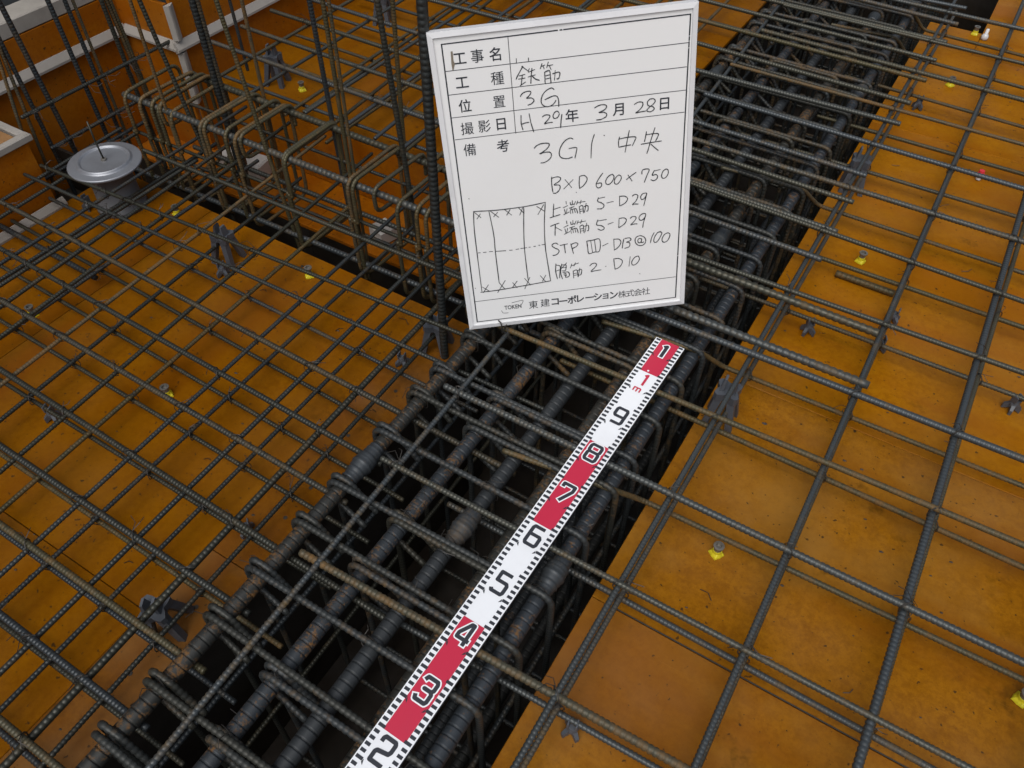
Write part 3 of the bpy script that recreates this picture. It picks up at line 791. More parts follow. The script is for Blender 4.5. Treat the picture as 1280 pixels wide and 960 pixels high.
# trench forms of the two beams
ZT = -0.64
bf = empty('beam_form', (XB0, 0, ZT), 'shade-darkened plywood trench under the thick main bars in the middle', 'formwork')
def side(parent, x0, x1, y0, y1, z0, z1, mat, name='side_panel'):
    mb = MB(); mb.box(0, x1 - x0, 0, y1 - y0, 0, z1 - z0, 0.001); return mb.build(name, M[mat], parent, (x0, y0, z0))
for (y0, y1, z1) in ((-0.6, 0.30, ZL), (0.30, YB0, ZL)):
    side(bf, XB0 - 0.014, XB0 - 0.002, y0, y1, ZT, z1 - 0.0135, 'form_shaded')
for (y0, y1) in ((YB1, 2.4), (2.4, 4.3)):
    side(bf, XB0 - 0.014, XB0 - 0.002, y0, y1, ZT, ZR - 0.0135, 'form_shaded')
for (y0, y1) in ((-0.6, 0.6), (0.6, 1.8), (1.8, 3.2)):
    side(bf, XB1 + 0.002, XB1 + 0.014, y0, y1, ZT, ZR - 0.0135, 'form_shaded')
side(bf, -0.028 + 0.002, -0.028 + 0.014, 3.2, 4.3, ZT, ZR - 0.0135, 'form_shaded')
side(bf, XB1 + 0.016, -0.028, 3.202, 3.214, ZT, ZR - 0.0135, 'form_shaded')
side(bf, XB0, -0.02, 4.302, 4.314, ZT, ZR, 'form_shaded', 'end_panel')
side(bf, XB0, XB1, -0.614, -0.602, ZT, ZR, 'form_shaded', 'end_panel')
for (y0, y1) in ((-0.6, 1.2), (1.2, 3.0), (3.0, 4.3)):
    side(bf, XB0 - 0.02, XB1 + 0.2, y0, y1, ZT - 0.014, ZT - 0.002, 'form_shaded', 'bottom_panel')
ZT2 = -0.205
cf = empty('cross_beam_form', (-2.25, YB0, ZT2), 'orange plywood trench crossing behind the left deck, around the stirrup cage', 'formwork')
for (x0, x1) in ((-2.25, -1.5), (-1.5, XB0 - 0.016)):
    side(cf, x0, x1, YB0 + 0.002 - 0.014, YB0 - 0.002, ZT, ZL - 0.0135, 'form_shaded')
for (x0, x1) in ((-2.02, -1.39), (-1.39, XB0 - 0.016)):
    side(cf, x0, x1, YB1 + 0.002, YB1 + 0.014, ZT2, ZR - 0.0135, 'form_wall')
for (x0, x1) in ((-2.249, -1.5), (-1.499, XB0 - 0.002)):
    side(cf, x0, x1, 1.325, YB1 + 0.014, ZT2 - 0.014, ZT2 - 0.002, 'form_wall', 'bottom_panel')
    side(cf, x0, x1, 1.327, 1.339, ZT, ZT2 - 0.016, 'form_shaded')  # deep slot with blackened panels supplies the dark band along the front
    side(cf, x0, x1, YB0 - 0.014, 1.341, ZT - 0.016, ZT - 0.004, 'form_shaded', 'bottom_panel')
side(cf, -2.249, -1.98, 0.92, YB0 - 0.016, ZT2 - 0.015, ZT2 - 0.003, 'form_shaded', 'bottom_panel')
side(bf, XB0 - 0.014, XB0 - 0.002, 1.341, YB1 - 0.001, ZT, ZT2 - 0.016, 'form_shaded')

# edge form on the far left: wall panels, return, chamfer strips, weathered top plank
wf = empty('edge_form', (-2.25, 0.92, ZT), 'orange wall form with pale strips and grey top plank behind the vertical bars', 'formwork')
WT = 0.245
for (y0, y1) in ((0.30, 1.0), (1.0, 1.455)):
    side(wf, -2.262, -2.25, y0, y1, ZT, WT, 'form_wall', 'wall_panel')
side(wf, -2.25, -2.032, 1.455, 1.467, ZT, WT + 0.02, 'form_wall', 'wall_panel')
for (y0, y1) in ((1.469, 2.6), (2.6, 4.2)):
    side(wf, -2.032, -2.02, y0, y1, ZT, WT + 0.12, 'form_wall', 'wall_panel')
def chamfer(pts_dir, a, L, up=Vector((0, 0, 1)), nrm=Vector((1, 0, 0)), s=0.028):
    d = pts_dir.normalized()
    prof = [(0, -0.3), (0, 1.0), (0.25, 1.0), (1.0, 0.25), (1.0, 0.0)]
    vs = []
    for t in (0, L):
        for (pn, pu) in prof: vs.append(Vector(a) + d * t + nrm * (pn * s * 0.62 + 0.001) + up * (pu * s))
    n = len(prof)
    fs = [tuple(range(n)), tuple(range(2 * n - 1, n - 1, -1))] + [(i, n + i, n + (i + 1) % n, (i + 1) % n) for i in range(n)]
    return vs, fs
def strip(parent, a, direction, L, up=(0, 0, 1), nrm=(1, 0, 0), s=0.026):
    vs, fs = chamfer(Vector(direction), (0, 0, 0), L, Vector(up), Vector(nrm), s)
    return link('chamfer_strip', mesh_from('chamfer_strip', vs, fs), M['batten'], parent, a)
zb = 0.137
strip(wf, (-2.25, 0.30, zb), (0, 1, 0), 0.60); strip(wf, (-2.25, 0.902, zb - 0.002), (0, 1, 0), 0.550)
strip(wf, (-2.236, 1.455, zb), (1, 0, 0), 0.224, nrm=(0, -1, 0))
strip(wf, (-2.02, 1.440, zb), (0, 1, 0), 1.1); strip(wf, (-2.02, 2.542, zb - 0.001), (0, 1, 0), 1.5)
strip(wf, (-2.02, 1.451, -0.03), (0, 0, 1), 0.160, up=(0, 1, 0), s=0.024)
strip(wf, (-2.02, 1.451, zb + 0.03), (0, 0, 1), 0.10, up=(0, 1, 0), s=0.024)
for (y0, y1) in ((0.28, 0.98), (0.985, 1.44)):
    mb = MB(); mb.box(0, 0.085, 0, y1 - y0, 0, 0.042, 0.003); mb.build('top_plank', M['grey_timber'], wf, (-2.335, y0, WT + 0.002))
mb = MB(); mb.box(0, 0.30, 0, 0.10, 0, 0.02, 0.002); mb.build('top_plank', M['ply_edge'], wf, (-2.335, 1.446, WT + 0.046 + 0.002))
# box form at the left edge with a pale rim
cb = empty('column_box_form', (-1.98, 0.5, ZL), 'orange box form with a pale rim at the far left edge', 'formwork')
side(cb, -1.992, -1.980, -0.5, 0.905, ZL - 0.3, 0.130, 'form_wall', 'wall_panel')
side(cb, -2.24, -1.994, 0.893, 0.905, ZL - 0.3, 0.130, 'form_wall', 'wall_panel')
mb = MB(); mb.box(0, 0.022, 0, 1.42, 0, 0.020, 0.003); mb.build('rim_strip', M['batten'], cb, (-1.995, -0.5, 0.132))
mb = MB(); mb.box(0, 0.24, 0, 0.022, 0, 0.020, 0.003); mb.build('rim_strip', M['batten'], cb, (-2.237, 0.897, 0.132))
mb = MB(); mb.box(0, 0.2, 0, 1.3, 0, 0.012, 0.002); mb.build('top_panel', M['ply_edge'], cb, (-2.20, -0.41, 0.1375))
mb = MB(); mb.box(-0.035, 0.035, -0.05, 0.05, 0, 0.09, 0.006)
o = mb.build('foam_block', M['white_plastic'], None, (-2.06, 0.775, 0.1505), (0, 0, 0.2)); tag(o, 'small white block on the box form at the left edge', 'block')
o = strip(None, (-1.972, 0.50, ZL + 0.001), (0, 1, 0), 0.42, s=0.022); o.name = 'timber_strip'
tag(o, 'pale timber strip lying along the left deck edge', 'timber strip')

# dark sheeted scaffold beyond the far left form
sc_ = empty('sheeted_scaffold', (-3.3, 1.0, -3.2), 'dark sheeted scaffold beyond the form in the upper left corner', 'scaffold')
vs, fs = [], []
ny, nz = 60, 50
for j in range(nz + 1):
    for i in range(ny + 1):
        y = -3.0 + 9.0 * i / ny; z = -3.2 + 6.6 * j / nz
        x = 0.035 * math.sin(y * 7.3 + 1.3 * math.sin(z * 3.1)) + 0.03 * math.sin(z * 9 + y * 2.2) + 0.02 * math.sin(y * 23 + z * 5)
        vs.append((x, y, z))
for j in range(nz):
    for i in range(ny):
        a = j * (ny + 1) + i; fs.append((a, a + 1, a + ny + 2, a + ny + 1))
link('sheet', mesh_from('sheet', vs, fs, True), M['sheet'], sc_, (-3.45, 0, 0))
for y in (-2.2, -0.4, 1.4, 3.2, 5.0):
    mb = MB(); mb.tube(((0, 0, -3.2), (0, 0, 3.4)), 0.024, 10); mb.build('pipe', M['pipe'], sc_, (-3.36, y, 0), smooth=True)
for z in (-1.2, 0.6, 2.4):
    mb = MB(); mb.tube(((0, -3, 0), (0, 6, 0)), 0.024, 10); mb.build('pipe', M['pipe'], sc_, (-3.33, 0, z), smooth=True)

# ------------------------------------------------------------------ slab reinforcement
def tie_wires(parent, xs, ys_, z, prob, rad=0.012, seed=1):
    """little loops of annealed wire with twisted tails at bar crossings, one stuff part"""
    r = random.Random(seed); mb = MB()
    def xat(rec, y): t = (y - rec[1]) / (rec[4] - rec[1]); return rec[0] + (rec[3] - rec[0]) * t
    def yat(rec, x): t = (x - rec[0]) / (rec[3] - rec[0]); return rec[1] + (rec[4] - rec[1]) * t
    for rx in xs:
        for ry in ys_:
            y = (rx[1] + rx[4]) / 2; x = xat(ry, y); y = yat(rx, x); x = xat(ry, y)
            if not (min(rx[0], rx[3]) < x < max(rx[0], rx[3]) and min(ry[1], ry[4]) < y < max(ry[1], ry[4])): continue
            if r.random() > prob: continue
            a = math.pi / 4 + (0 if r.random() < 0.5 else math.pi / 2)
            ux, uy = math.cos(a), math.sin(a)
            pts = [(x + ux * rad * math.cos(t), y + uy * rad * math.cos(t), z + 0.0145 * math.sin(t)) for t in [2 * math.pi * k / 10 for k in range(11)]]
            mb.tube(pts, 0.0007, 3); mb.tube([(q[0] + 0.0015, q[1] - 0.001, q[2] + 0.0008) for q in pts], 0.0007, 3)
            b = r.random() * 6.28; l = r.uniform(0.010, 0.036)
            for k in (0, 1):
                bb = b + k * r.uniform(0.3, 1.2)
                p0 = Vector((x + 0.006 * ux, y + 0.006 * uy, z + 0.013))
                p1 = p0 + Vector((math.cos(bb), math.sin(bb), r.uniform(-0.2, 0.9))) * l * 0.5
                p2 = p1 + Vector((math.cos(bb + 0.7), math.sin(bb + 0.7), r.uniform(-0.9, 0.3))) * l * 0.5
                mb.tube((p0, p1, p2), 0.0007, 3)
    if mb.v:
        tag(mb.build('tie_wires', M['wire'], parent), kind='stuff')

def mat_of(recs, parent, mat='rebar', rusty=0.0, wob=0.0008, name='bar'):
    for k, rec in enumerate(recs):
        m_ = M['rebar_rusty'] if rnd.random() < rusty else M[mat]
        straight_bar(name, rec[:7], m_, parent, wob=wob)

rt = empty('rebar_mat', (0.5, 1.2, 0.13), 'top rebar mat over the right deck, its cross bars reaching over the main beam', 'rebar mat')
mat_of(D['right_top_x'], rt, 'rebar', 0.2)
mat_of(D['right_y'][0::2], rt, 'rebar', 0.0)
mat_of(D['beam_y'], rt, 'rebar', 0.0)
tie_wires(rt, D['right_top_x'], D['right_y'][0::2] + D['beam_y'], 0.129, 0.8, seed=3)
rb = empty('rebar_mat', (0.5, 1.2, 0.04), 'bottom rebar mat close above the right orange deck', 'rebar mat')
mat_of(D['right_y'][1::2], rb, 'rebar', 0.2)
for rec in D['right_low_x']:
    a, b, d, crank = Vector(rec[0:3]), Vector(rec[3:6]), rec[6], rec[7]
    m_ = M['rebar_rusty'] if (crank or rnd.random() < 0.3) else M['rebar']
    if not crank:
        straight_bar('bar', rec[:7], m_, rb, wob=0.0008)
    else:
        dirv = (b - a).normalized()
        p1 = a - dirv * 0.004
        p2 = a + Vector((-0.050, -0.055, 0.070)); p3 = a + Vector((-0.25, -0.085, 0.074))
        pts = fillet([b - p3, p1 + dirv * 0.05 - p3, p1 - p3, p2 - p3, Vector((0, 0, 0))], 0.045, 6)
        link('bar', bar_mesh('bar', pts, d, 0.0075, 8), m_, rb, p3)
tie_wires(rb, [r_[:7] for r_ in D['right_low_x']], D['right_y'][1::2], 0.044, 0.6, seed=4)

lt_ = empty('rebar_mat', (-1.3, 0.3, 0.06), 'top rebar mat over the left deck, ending at the main beam', 'rebar mat')
mat_of(D['left_top_x'], lt_, 'rebar_dark', 0.12)
mat_of(D['left_top_y'], lt_, 'rebar_dark', 0.15)
tie_wires(lt_, D['left_top_x'], D['left_top_y'], 0.062, 0.65, seed=5)
lb_ = empty('rebar_mat', (-1.3, 0.3, -0.02), 'bottom rebar mat close above the left orange deck', 'rebar mat')
mat_of(D['left_low_x'], lb_, 'rebar_dark', 0.1)
mat_of(D['left_low_y'], lb_, 'rebar_dark', 0.25)
tie_wires(lb_, D['left_low_x'], D['left_low_y'], -0.017, 0.55, seed=6)
bt_ = empty('rebar_mat', (-1.3, 2.2, 0.13), 'top rebar mat over the rear deck behind the board, bars ending past the beam', 'rebar mat')
mat_of(D['rear_top_x'], bt_, 'rebar', 0.1)
mat_of([r_ for r_ in D['rear_y'] if r_[2] > 0.1], bt_, 'rebar', 0.3)
tie_wires(bt_, D['rear_top_x'], [r_ for r_ in D['rear_y'] if r_[2] > 0.1], 0.129, 0.6, seed=8)
bb_ = empty('rebar_mat', (-1.3, 2.2, 0.04), 'bottom rebar mat close above the rear deck, behind the board', 'rebar mat')
mat_of(D['rear_low_x'], bb_, 'rebar', 0.3)
mat_of([r_ for r_ in D['rear_y'] if r_[2] < 0.1], bb_, 'rebar', 0.5)

# ------------------------------------------------------------------ main beam cage (runs away from the camera)
cg = empty('beam_cage', (-0.45, 1.0, -0.55), 'main beam cage of thick ribbed bars and stirrups in the middle trench', 'rebar cage')
MX = (-0.655, -0.520, -0.430, -0.352, -0.258)
ZM = 0.090
welds = {0: (0.585, 2.25), 1: (1.40,), 2: (0.570, 2.62), 3: (1.522, 2.9), 4: (0.575, 2.4)}
mbar = bar_mesh('main_bar', [(0, 0, 0), (0, 4.7, 0)], 0.0288, 0.0155, 14)
for i, x in enumerate(MX):
    o = link('main_bar', mbar, M['main_bar'], cg, (x, -0.5, ZM))
    for y in welds[i]:
        w = MB(); prof = []
        for k in range(27):
            t = -1 + 2 * k / 26; prof.append((0.0150 + 0.0050 * math.exp(-(t * 2.0) ** 2) + 0.0010 * math.sin(k * 2.3) + 0.0006 * math.sin(k * 5.1), 0.042 * t))
        w.lathe(prof, 16)
        wo_ = link('weld_joint', w.mesh('weld_joint', True), M['weld'], o, (x, y, ZM), (math.pi / 2, 0, 0))
        if i == 2 and y < 1: wo_['label'] = 'pale swollen weld joint beside the red and white ruler'
    link('bottom_bar', mbar, M['main_bar'], cg, (x, -0.5, -0.545))
web = bar_mesh('web_bar', [(0, 0, 0), (0, 4.7, 0)], 0.0112, 0.0075, 8)
for x in (-0.668, -0.245):
    for z in (-0.10, -0.33): link('web_bar', web, M['rebar_dark'], cg, (x, -0.5, z))
sr, sd = 0.0064, 0.0120
zt, zbm = ZM + 0.0158 + sr, -0.545 - 0.0158 - sr
def hoop(x0, x1):
    x0 -= sr; x1 += sr
    pts = [(x0 + 0.085, 0.016, zt - 0.062), (x0 + 0.034, 0.015, zt - 0.006), (x0, 0.0135, zt + 0.001), (x0, 0.007, zbm), (x1, 0.003, zbm), (x1, 0, zt), (x0, 0, zt), (x0, 0.0, zt - 0.055), (x0 + 0.070, -0.004, zt - 0.095)]
    return bar_mesh('stirrup', fillet(pts, 0.026, 7), sd, 0.0095, 8)
h_out = hoop(MX[0] - 0.0158, MX[4] + 0.0158); h_in = hoop(MX[1] - 0.0158, MX[3] + 0.0158)
sy = [-0.31, -0.20, -0.09, 0.017, 0.114, 0.220, 0.322, 0.425, 0.526, 0.649, 0.757, 0.838, 0.933]
while sy[-1] < 3.95: sy.append(sy[-1] + 0.105 + rnd.uniform(-0.008, 0.008))
for y in sy:
    j = lambda: rnd.uniform(-0.003, 0.003)
    r_ = lambda: M['rebar_rusty'] if rnd.random() < 0.45 else M['rebar']
    link('stirrup', h_out, M['stirrup'], cg, (j(), y + j(), j() * 0.4), (0, 0, rnd.uniform(-0.02, 0.02)))
    if sy.index(y) % 3: link('stirrup', h_in, M['stirrup'], cg, (j(), y - 0.0142, j() * 0.3))
mb = MB(); rr_ = random.Random(11)
for y in sy:
    for x in MX:
        if rr_.random() < 0.55:
            for k in range(2):
                b = rr_.random() * 6.28; l = rr_.uniform(0.012, 0.04)
                p0 = Vector((x + rr_.uniform(-0.015, 0.015), y + rr_.uniform(-0.02, 0.02), zt + 0.004))
                p1 = p0 + Vector((math.cos(b), math.sin(b), rr_.uniform(0, 0.8))) * l * 0.5
                p2 = p1 + Vector((math.cos(b + 0.9), math.sin(b + 0.9), rr_.uniform(-0.8, 0.2))) * l * 0.5
                mb.tube((p0, p1, p2), 0.0007, 3)
            pts = [(x + 0.019 * math.cos(t), y + 0.008 * math.sin(t * 0.5), ZM + 0.003 + 0.024 * math.sin(t)) for t in [2 * math.pi * k / 12 for k in range(13)]]
            mb.tube(pts, 0.0008, 3)
tag(mb.build('tie_wires', M['wire'], cg), kind='stuff')

# ------------------------------------------------------------------ cross beam cage (behind the left deck)
cc = empty('beam_cage', (-1.4, 1.3, -0.5), 'cross beam cage of slimmer bars and rounded stirrups behind the left deck', 'rebar cage')
for rec in D['b2_top']: straight_bar('main_bar', rec, M['rebar'], cc, 0.0135, 10)
(f0, g0) = D['b2_top']
yF = (f0[1] + f0[4]) / 2; yG = (g0[1] + g0[4]) / 2; zF = f0[2]
for rec in D['b2_front']: straight_bar('bottom_bar', rec, M['rebar'], cc)
straight_bar('bottom_bar', (-1.98, yG, -0.128, -0.62, yG, -0.112, 0.016), M['rebar'], cc)
def hoop2(y0, y1, z1, z0):
    pts = [(0.0, y0, z1 - 0.12), (0.0, y0, z1), (0.004, y1, z1), (0.004, y1, z0), (0, y0, z0), (-0.008, y0, z1 - 0.11)]
    return bar_mesh('stirrup', fillet(pts, 0.030, 8), 0.0115, 0.008, 8)
h2 = hoop2(yF - 0.019, yG + 0.019, zF + 0.019, -0.142)
def tie2():
    pts = [(0, yF + 0.05, zF - 0.05), (0, yF - 0.012, zF - 0.048), (0, yF - 0.016, zF + 0.021), (0, yG + 0.016, zF + 0.021), (0, yG + 0.014, zF - 0.045)]
    return bar_mesh('cross_tie', fillet(pts, 0.026, 7), 0.0112, 0.008, 8)
t2 = tie2()
for k, x in enumerate((-1.815, -1.68, -1.565, -1.36, -1.178, -0.97, -0.82)):
    link('stirrup', h2, M['rebar_rusty'], cc, (x, 0, rnd.uniform(-0.002, 0.002)), (0, 0, rnd.uniform(-0.03, 0.03)))
    link('stirrup', h2, M['rebar'], cc, (x + 0.016, rnd.uniform(-0.003, 0.003), -0.004), (0, 0, rnd.uniform(-0.03, 0.03)))
    if k % 2 == 0 or k > 5: link('cross_tie', t2, M['rebar_rusty'], cc, (x + 0.02, 0, 0), (0, 0, rnd.uniform(-0.06, 0.02)))
    if k % 2: link('stirrup', h2, M['rebar_dark'], cc, (x - 0.045, rnd.uniform(-0.004, 0.004), -0.012), (0, 0, rnd.uniform(-0.05, 0.05)))
for (y, z) in ((yF - 0.012, 0.02), (yG + 0.012, 0.02), ((yF + yG) / 2, -0.118)):
    straight_bar('web_bar', (-1.97, y, z, -0.62, y + 0.012, z + 0.004, 0.0106), M['rebar_dark'], cc)
for x in (-1.93, -1.885):
    link('stirrup', h2, M['rebar_dark'], cc, (x, 0, -0.006), (0, 0, rnd.uniform(-0.06, 0.06)))
# concrete cover blocks against the rear face of the trench
for k, (x, z, s) in enumerate(((-1.800, -0.174, 0.033), (-1.925, -0.180, 0.024), (-1.27, -0.176, 0.028))):
    mb = MB(); mb.box(-s * 1.05, s * 1.05, -s * 1.05, s * 1.05, 0, s * 1.7, 0.005)
    o = mb.build('cover_block', M['concrete'], None, (x, 1.445 if k != 2 else 1.40, ZT2 - 0.0015), (0, 0, rnd.uniform(-0.3, 0.3)))
    tag(o, ('largest pale concrete cover block in the cross trench', 'small pale cover block left of the largest one in the trench', 'pale cover block in the cross trench nearest the board')[k], 'cover block', 'cover blocks in the cross trench')

# ------------------------------------------------------------------ vertical starter bars
LAB = {
 'W16': 'thick dark vertical bar right against the left edge of the white board',
 'W14': 'grey vertical bar second from the board, leaning over the cross trench',
 'W15': 'brown vertical bar nearest to the thick bar beside the board',
 'W13': 'rusty vertical bar of a close pair in mid cross trench',
 'W13b': 'thin brown wire-like bar twinned with the rusty vertical bar',
 'W12': 'dark ribbed vertical bar just left of the rusty pair',
 'W9': 'rusty slanting bar crossing in front of the cross beam cage',
 'W8': 'thick dark bar of the bundle right of the wall form corner',
 'W8b': 'slimmer bar tied to the thick dark bundle right of the corner',
 'W10': 'olive vertical bar between the rusty slanting bar and the ribbed one',
 'W6': 'thin orange-rusted vertical bar in front of the wall form return',
 'W7': 'dark vertical bar right of the thin orange-rusted one',
 'W11': 'short dark vertical bar in front of the far wall form'}
for rec in D['starters']:
    k = rec[7]
    mt = 'rebar_rusty' if k in ('W13', 'W13b', 'W9', 'W6', 'W15', 'W10') else 'rebar_dark'
    o = straight_bar('starter_bar', rec[:7], M[mt], None, wob=0.0015)
    tag(o, LAB[k], 'rebar', 'vertical starter bars along the cross beam')
wc = empty('wall_cage', (-2.06, 1.1, -0.4), 'vertical bars tied to level bars in front of the orange wall form', 'rebar cage')
for k, rec in enumerate(D['wall_v']): straight_bar('upright_bar', rec, M['rebar_rusty' if rec[6] < 0.0115 else 'rebar_dark'], wc, wob=0.0015)
for rec in D['wall_h']: straight_bar('level_bar', rec, M['rebar_dark'], wc, wob=0.001)
mb = MB(); rr_ = random.Random(5)
for rec in D['wall_v']:
    for rh in D['wall_h']:
        z = (rh[2] + rh[5]) / 2; t = (z - rec[2]) / (rec[5] - rec[2]); y = rec[1] + (rec[4] - rec[1]) * t
        if not min(rh[1], rh[4]) < y < max(rh[1], rh[4]): continue
        for k in range(3):
            b = rr_.random() * 6.28; p0 = Vector((-2.04, y, z)); p1 = p0 + Vector((0.012, 0.02 * math.cos(b), 0.02 * math.sin(b)))
            mb.tube((p0, p1, p1 + Vector((0.008, 0.014 * math.cos(b + 1), 0.014 * math.sin(b + 1)))), 0.0008, 3)
if mb.v: tag(mb.build('tie_wires', M['wire'], wc), kind='stuff')

# ------------------------------------------------------------------ plastic spacers and chairs
def tall_chair(h):
    """four splayed legs, a concave square body and a pair of upright jaws that clip the bar"""
    leg = MB(); 
    legs = []
    for (sx, sy_) in ((1, 1), (1, -1), (-1, 1), (-1, -1)):
        m_ = MB(); top = Vector((0.012 * sx, 0.012 * sy_, h * 0.70)); bot = Vector((0.028 * sx, 0.028 * sy_, 0.0))
        w0, w1 = 0.0085, 0.0070
        vs = []
        for (c, w) in ((top, w0), (bot, w1)):
            for (a, b) in ((-1, -1), (1, -1), (1, 1), (-1, 1)): vs.append((c.x + a * w, c.y + b * w, c.z))
        m_.add(vs, [(0, 1, 2, 3), (7, 6, 5, 4), (0, 4, 5, 1), (1, 5, 6, 2), (2, 6, 7, 3), (3, 7, 4, 0)])
        legs.append(m_.mesh('leg'))
    body = MB(); n = 20; vs = []
    for z in (h * 0.60, h * 0.74):
        for k in range(n):
            a = 2 * math.pi * k / n
            r = 0.0265 + 0.0075 * math.cos(4 * (a - math.pi / 4))
            vs.append((r * math.cos(a), r * math.sin(a), z))
    body.add(vs, [tuple(range(n - 1, -1, -1)), tuple(range(n, 2 * n))] + [(k, (k + 1) % n, n + (k + 1) % n, n + k) for k in range(n)])
    body = body.mesh('body')
    jaw = MB()
    for s in (-1, 1):
        jaw.add([(s * 0.0085, -0.012, h * 0.73), (s * 0.0175, -0.013, h * 0.73), (s * 0.0175, 0.013, h * 0.73), (s * 0.0085, 0.012, h * 0.73),
                 (s * 0.0075, -0.008, h * 0.98), (s * 0.0125, -0.008, h * 0.98), (s * 0.0125, 0.008, h * 0.98), (s * 0.0075, 0.008, h * 0.98)],
                [(3, 2, 1, 0), (4, 5, 6, 7), (0, 1, 5, 4), (1, 2, 6, 5), (2, 3, 7, 6), (3, 0, 4, 7)] if s > 0 else
                [(0, 1, 2, 3), (7, 6, 5, 4), (4, 5, 1, 0), (5, 6, 2, 1), (6, 7, 3, 2), (7, 4, 0, 3)])
    return legs, body, jaw.mesh('clip')
def low_spacer(h):
    legs = []
    for k in range(4):
        a = math.pi / 2 * k + math.pi / 4
        m_ = MB(); c, s = math.cos(a), math.sin(a); p = Vector((-s, c, 0)); d = Vector((c, s, 0))
        vs = []
        for (t, w, z0, z1) in ((0.003, 0.005, h * 0.35, h * 0.95), (0.021, 0.0035, 0.0, h * 0.42)):
            for (ww, z) in ((-w, z0), (w, z0), (w, z1), (-w, z1)): q = d * t + p * ww; vs.append((q.x, q.y, z))
        m_.add(vs, [(0, 1, 2, 3), (7, 6, 5, 4), (0, 4, 5, 1), (1, 5, 6, 2), (2, 6, 7, 3), (3, 7, 4, 0)]); legs.append(m_.mesh('leg'))
    b = MB(); b.lathe(((0.011, h * 0.45), (0.012, h * 0.72), (0.009, h * 0.98)), 10)
    j = MB(); j.box(-0.010, -0.0062, -0.008, 0.008, h * 0.9, h * 1.5, 0.001); j.box(0.0062, 0.010, -0.008, 0.008, h * 0.9, h * 1.5, 0.001)
    return legs, b.mesh('body'), j.mesh('clip')
KIT = {('t', 0.125): tall_chair(0.125), ('t', 0.108): tall_chair(0.108), ('l', 0.026): low_spacer(0.026), ('l', 0.03): low_spacer(0.03)}
def spacer(kind, h, loc, rz, label, rx=0.0, ry=0.0):
    legs, body, clip = KIT[(kind, h)]
    t = empty('bar_chair' if kind == 't' else 'bar_spacer', loc, label, 'bar chair' if kind == 't' else 'spacer', 'grey plastic chairs and spacers under the bars')
    for m_ in legs: link('leg', m_, M['plastic'], t, loc)
    link('body', body, M['plastic'], t, loc); link('clip', clip, M['plastic'], t, loc)
    t.rotation_euler = (rx, ry, rz); t.scale = (0.9, 0.9, 1.0) if kind == 't' else (0.82, 0.82, 0.95)
    return t
L = D['sp_left']
spacer('t', 0.108, (L[0][0] + 0.002, L[0][1] - 0.012, ZL), 0.55, 'large grey chair with two splayed legs, tilted on the near left deck', 0.10, -0.06)
spacer('t', 0.108, (L[1][0], L[1][1], ZL), 0.15, 'tall grey chair at the left deck edge by the cross trench')
spacer('l', 0.03, (L[2][0], L[2][1], ZL), 0.6, 'low grey spacer just in front of the tall chair by the trench')
spacer('l', 0.03, (L[3][0], L[3][1], ZL), 0.4, 'low grey spacer at the left edge of the picture')
spacer('l', 0.026, (L[4][0], L[4][1], ZL), 0.9, 'low grey spacer on the left deck near the plank nail')
spacer('l', 0.026, (L[6][0], L[6][1], ZL), 0.2, 'low grey spacer under a bar end below the thick upright')
spacer('t', 0.108, (L[7][0] - 0.015, L[7][1] + 0.01, ZL), 0.3, 'tall grey chair at the foot of the thick upright by the board')
spacer('l', 0.03, (L[8][0], L[8][1], ZL), 0.0, 'low grey spacer beside the round metal drain cover')
Rr = D['sp_right']
spacer('t', 0.125, (Rr[0][0], Rr[0][1], ZR), 0.10, 'tall grey chair under the double bar right of the ruler top')
spacer('l', 0.03, (Rr[1][0], Rr[1][1], ZR), 0.5, 'low grey spacer nearest the loose bar offcut')
spacer('l', 0.03, (Rr[2][0], Rr[2][1], ZR), 0.2, 'low grey spacer at the bottom edge right of the beam')
spacer('l', 0.03, (Rr[3][0], Rr[3][1], ZR), 0.8, 'low grey spacer at the right edge of the picture')
spacer('l', 0.03, (Rr[4][0], Rr[4][1], ZR), 0.3, 'low grey spacer between two yellow inserts at the far right')
spacer('t', 0.125, (-0.160, Rr[5][1], ZR), 0.2, 'tall grey chair under the far end of the double bar')
spacer('l', 0.026, (Rr[6][0], Rr[6][1] - 0.02, ZR), 0.0, 'low grey spacer clipped under the middle long bar, farther one')
spacer('l', 0.026, (Rr[7][0], Rr[7][1], ZR), 0.4, 'low grey spacer clipped under the middle long bar, nearer one')
for (x, y, z), lb2 in zip(D['sp_rear'], ('tall grey chair on the rear deck beside the yellow insert', 'tall grey chair on the rear deck at the top of the picture')):
    spacer('t', 0.125, (x, y, ZR), 0.3, lb2)

# ------------------------------------------------------------------ ceiling inserts (yellow skirts with zinc sleeves)
ib = MB(); n = 16; vs = []
for (r0, amp, z) in ((0.0135, 0.0035, 0.0), (0.0128, 0.0030, 0.004), (0.0100, 0.0, 0.010), (0.0095, 0.0, 0.018)):
    for k in range(n):
        a = 2 * math.pi * k / n; r = r0 + amp * max(0, math.cos(4 * a)); vs.append((r * math.cos(a), r * math.sin(a), z))
ib.add(vs, [tuple(range(n - 1, -1, -1)), tuple(range(3 * n, 4 * n))] + [(i * n + k, i * n + (k + 1) % n, (i + 1) * n + (k + 1) % n, (i + 1) * n + k) for i in range(3) for k in range(n)])
ins_base = ib.mesh('skirt')
ic = MB(); ic.lathe(((0.0085, 0.018), (0.0085, 0.030), (0.0115, 0.0305), (0.0115, 0.034), (0.0065, 0.0342), (0.006, 0.028)), 14)
ins_top = ic.mesh('sleeve')
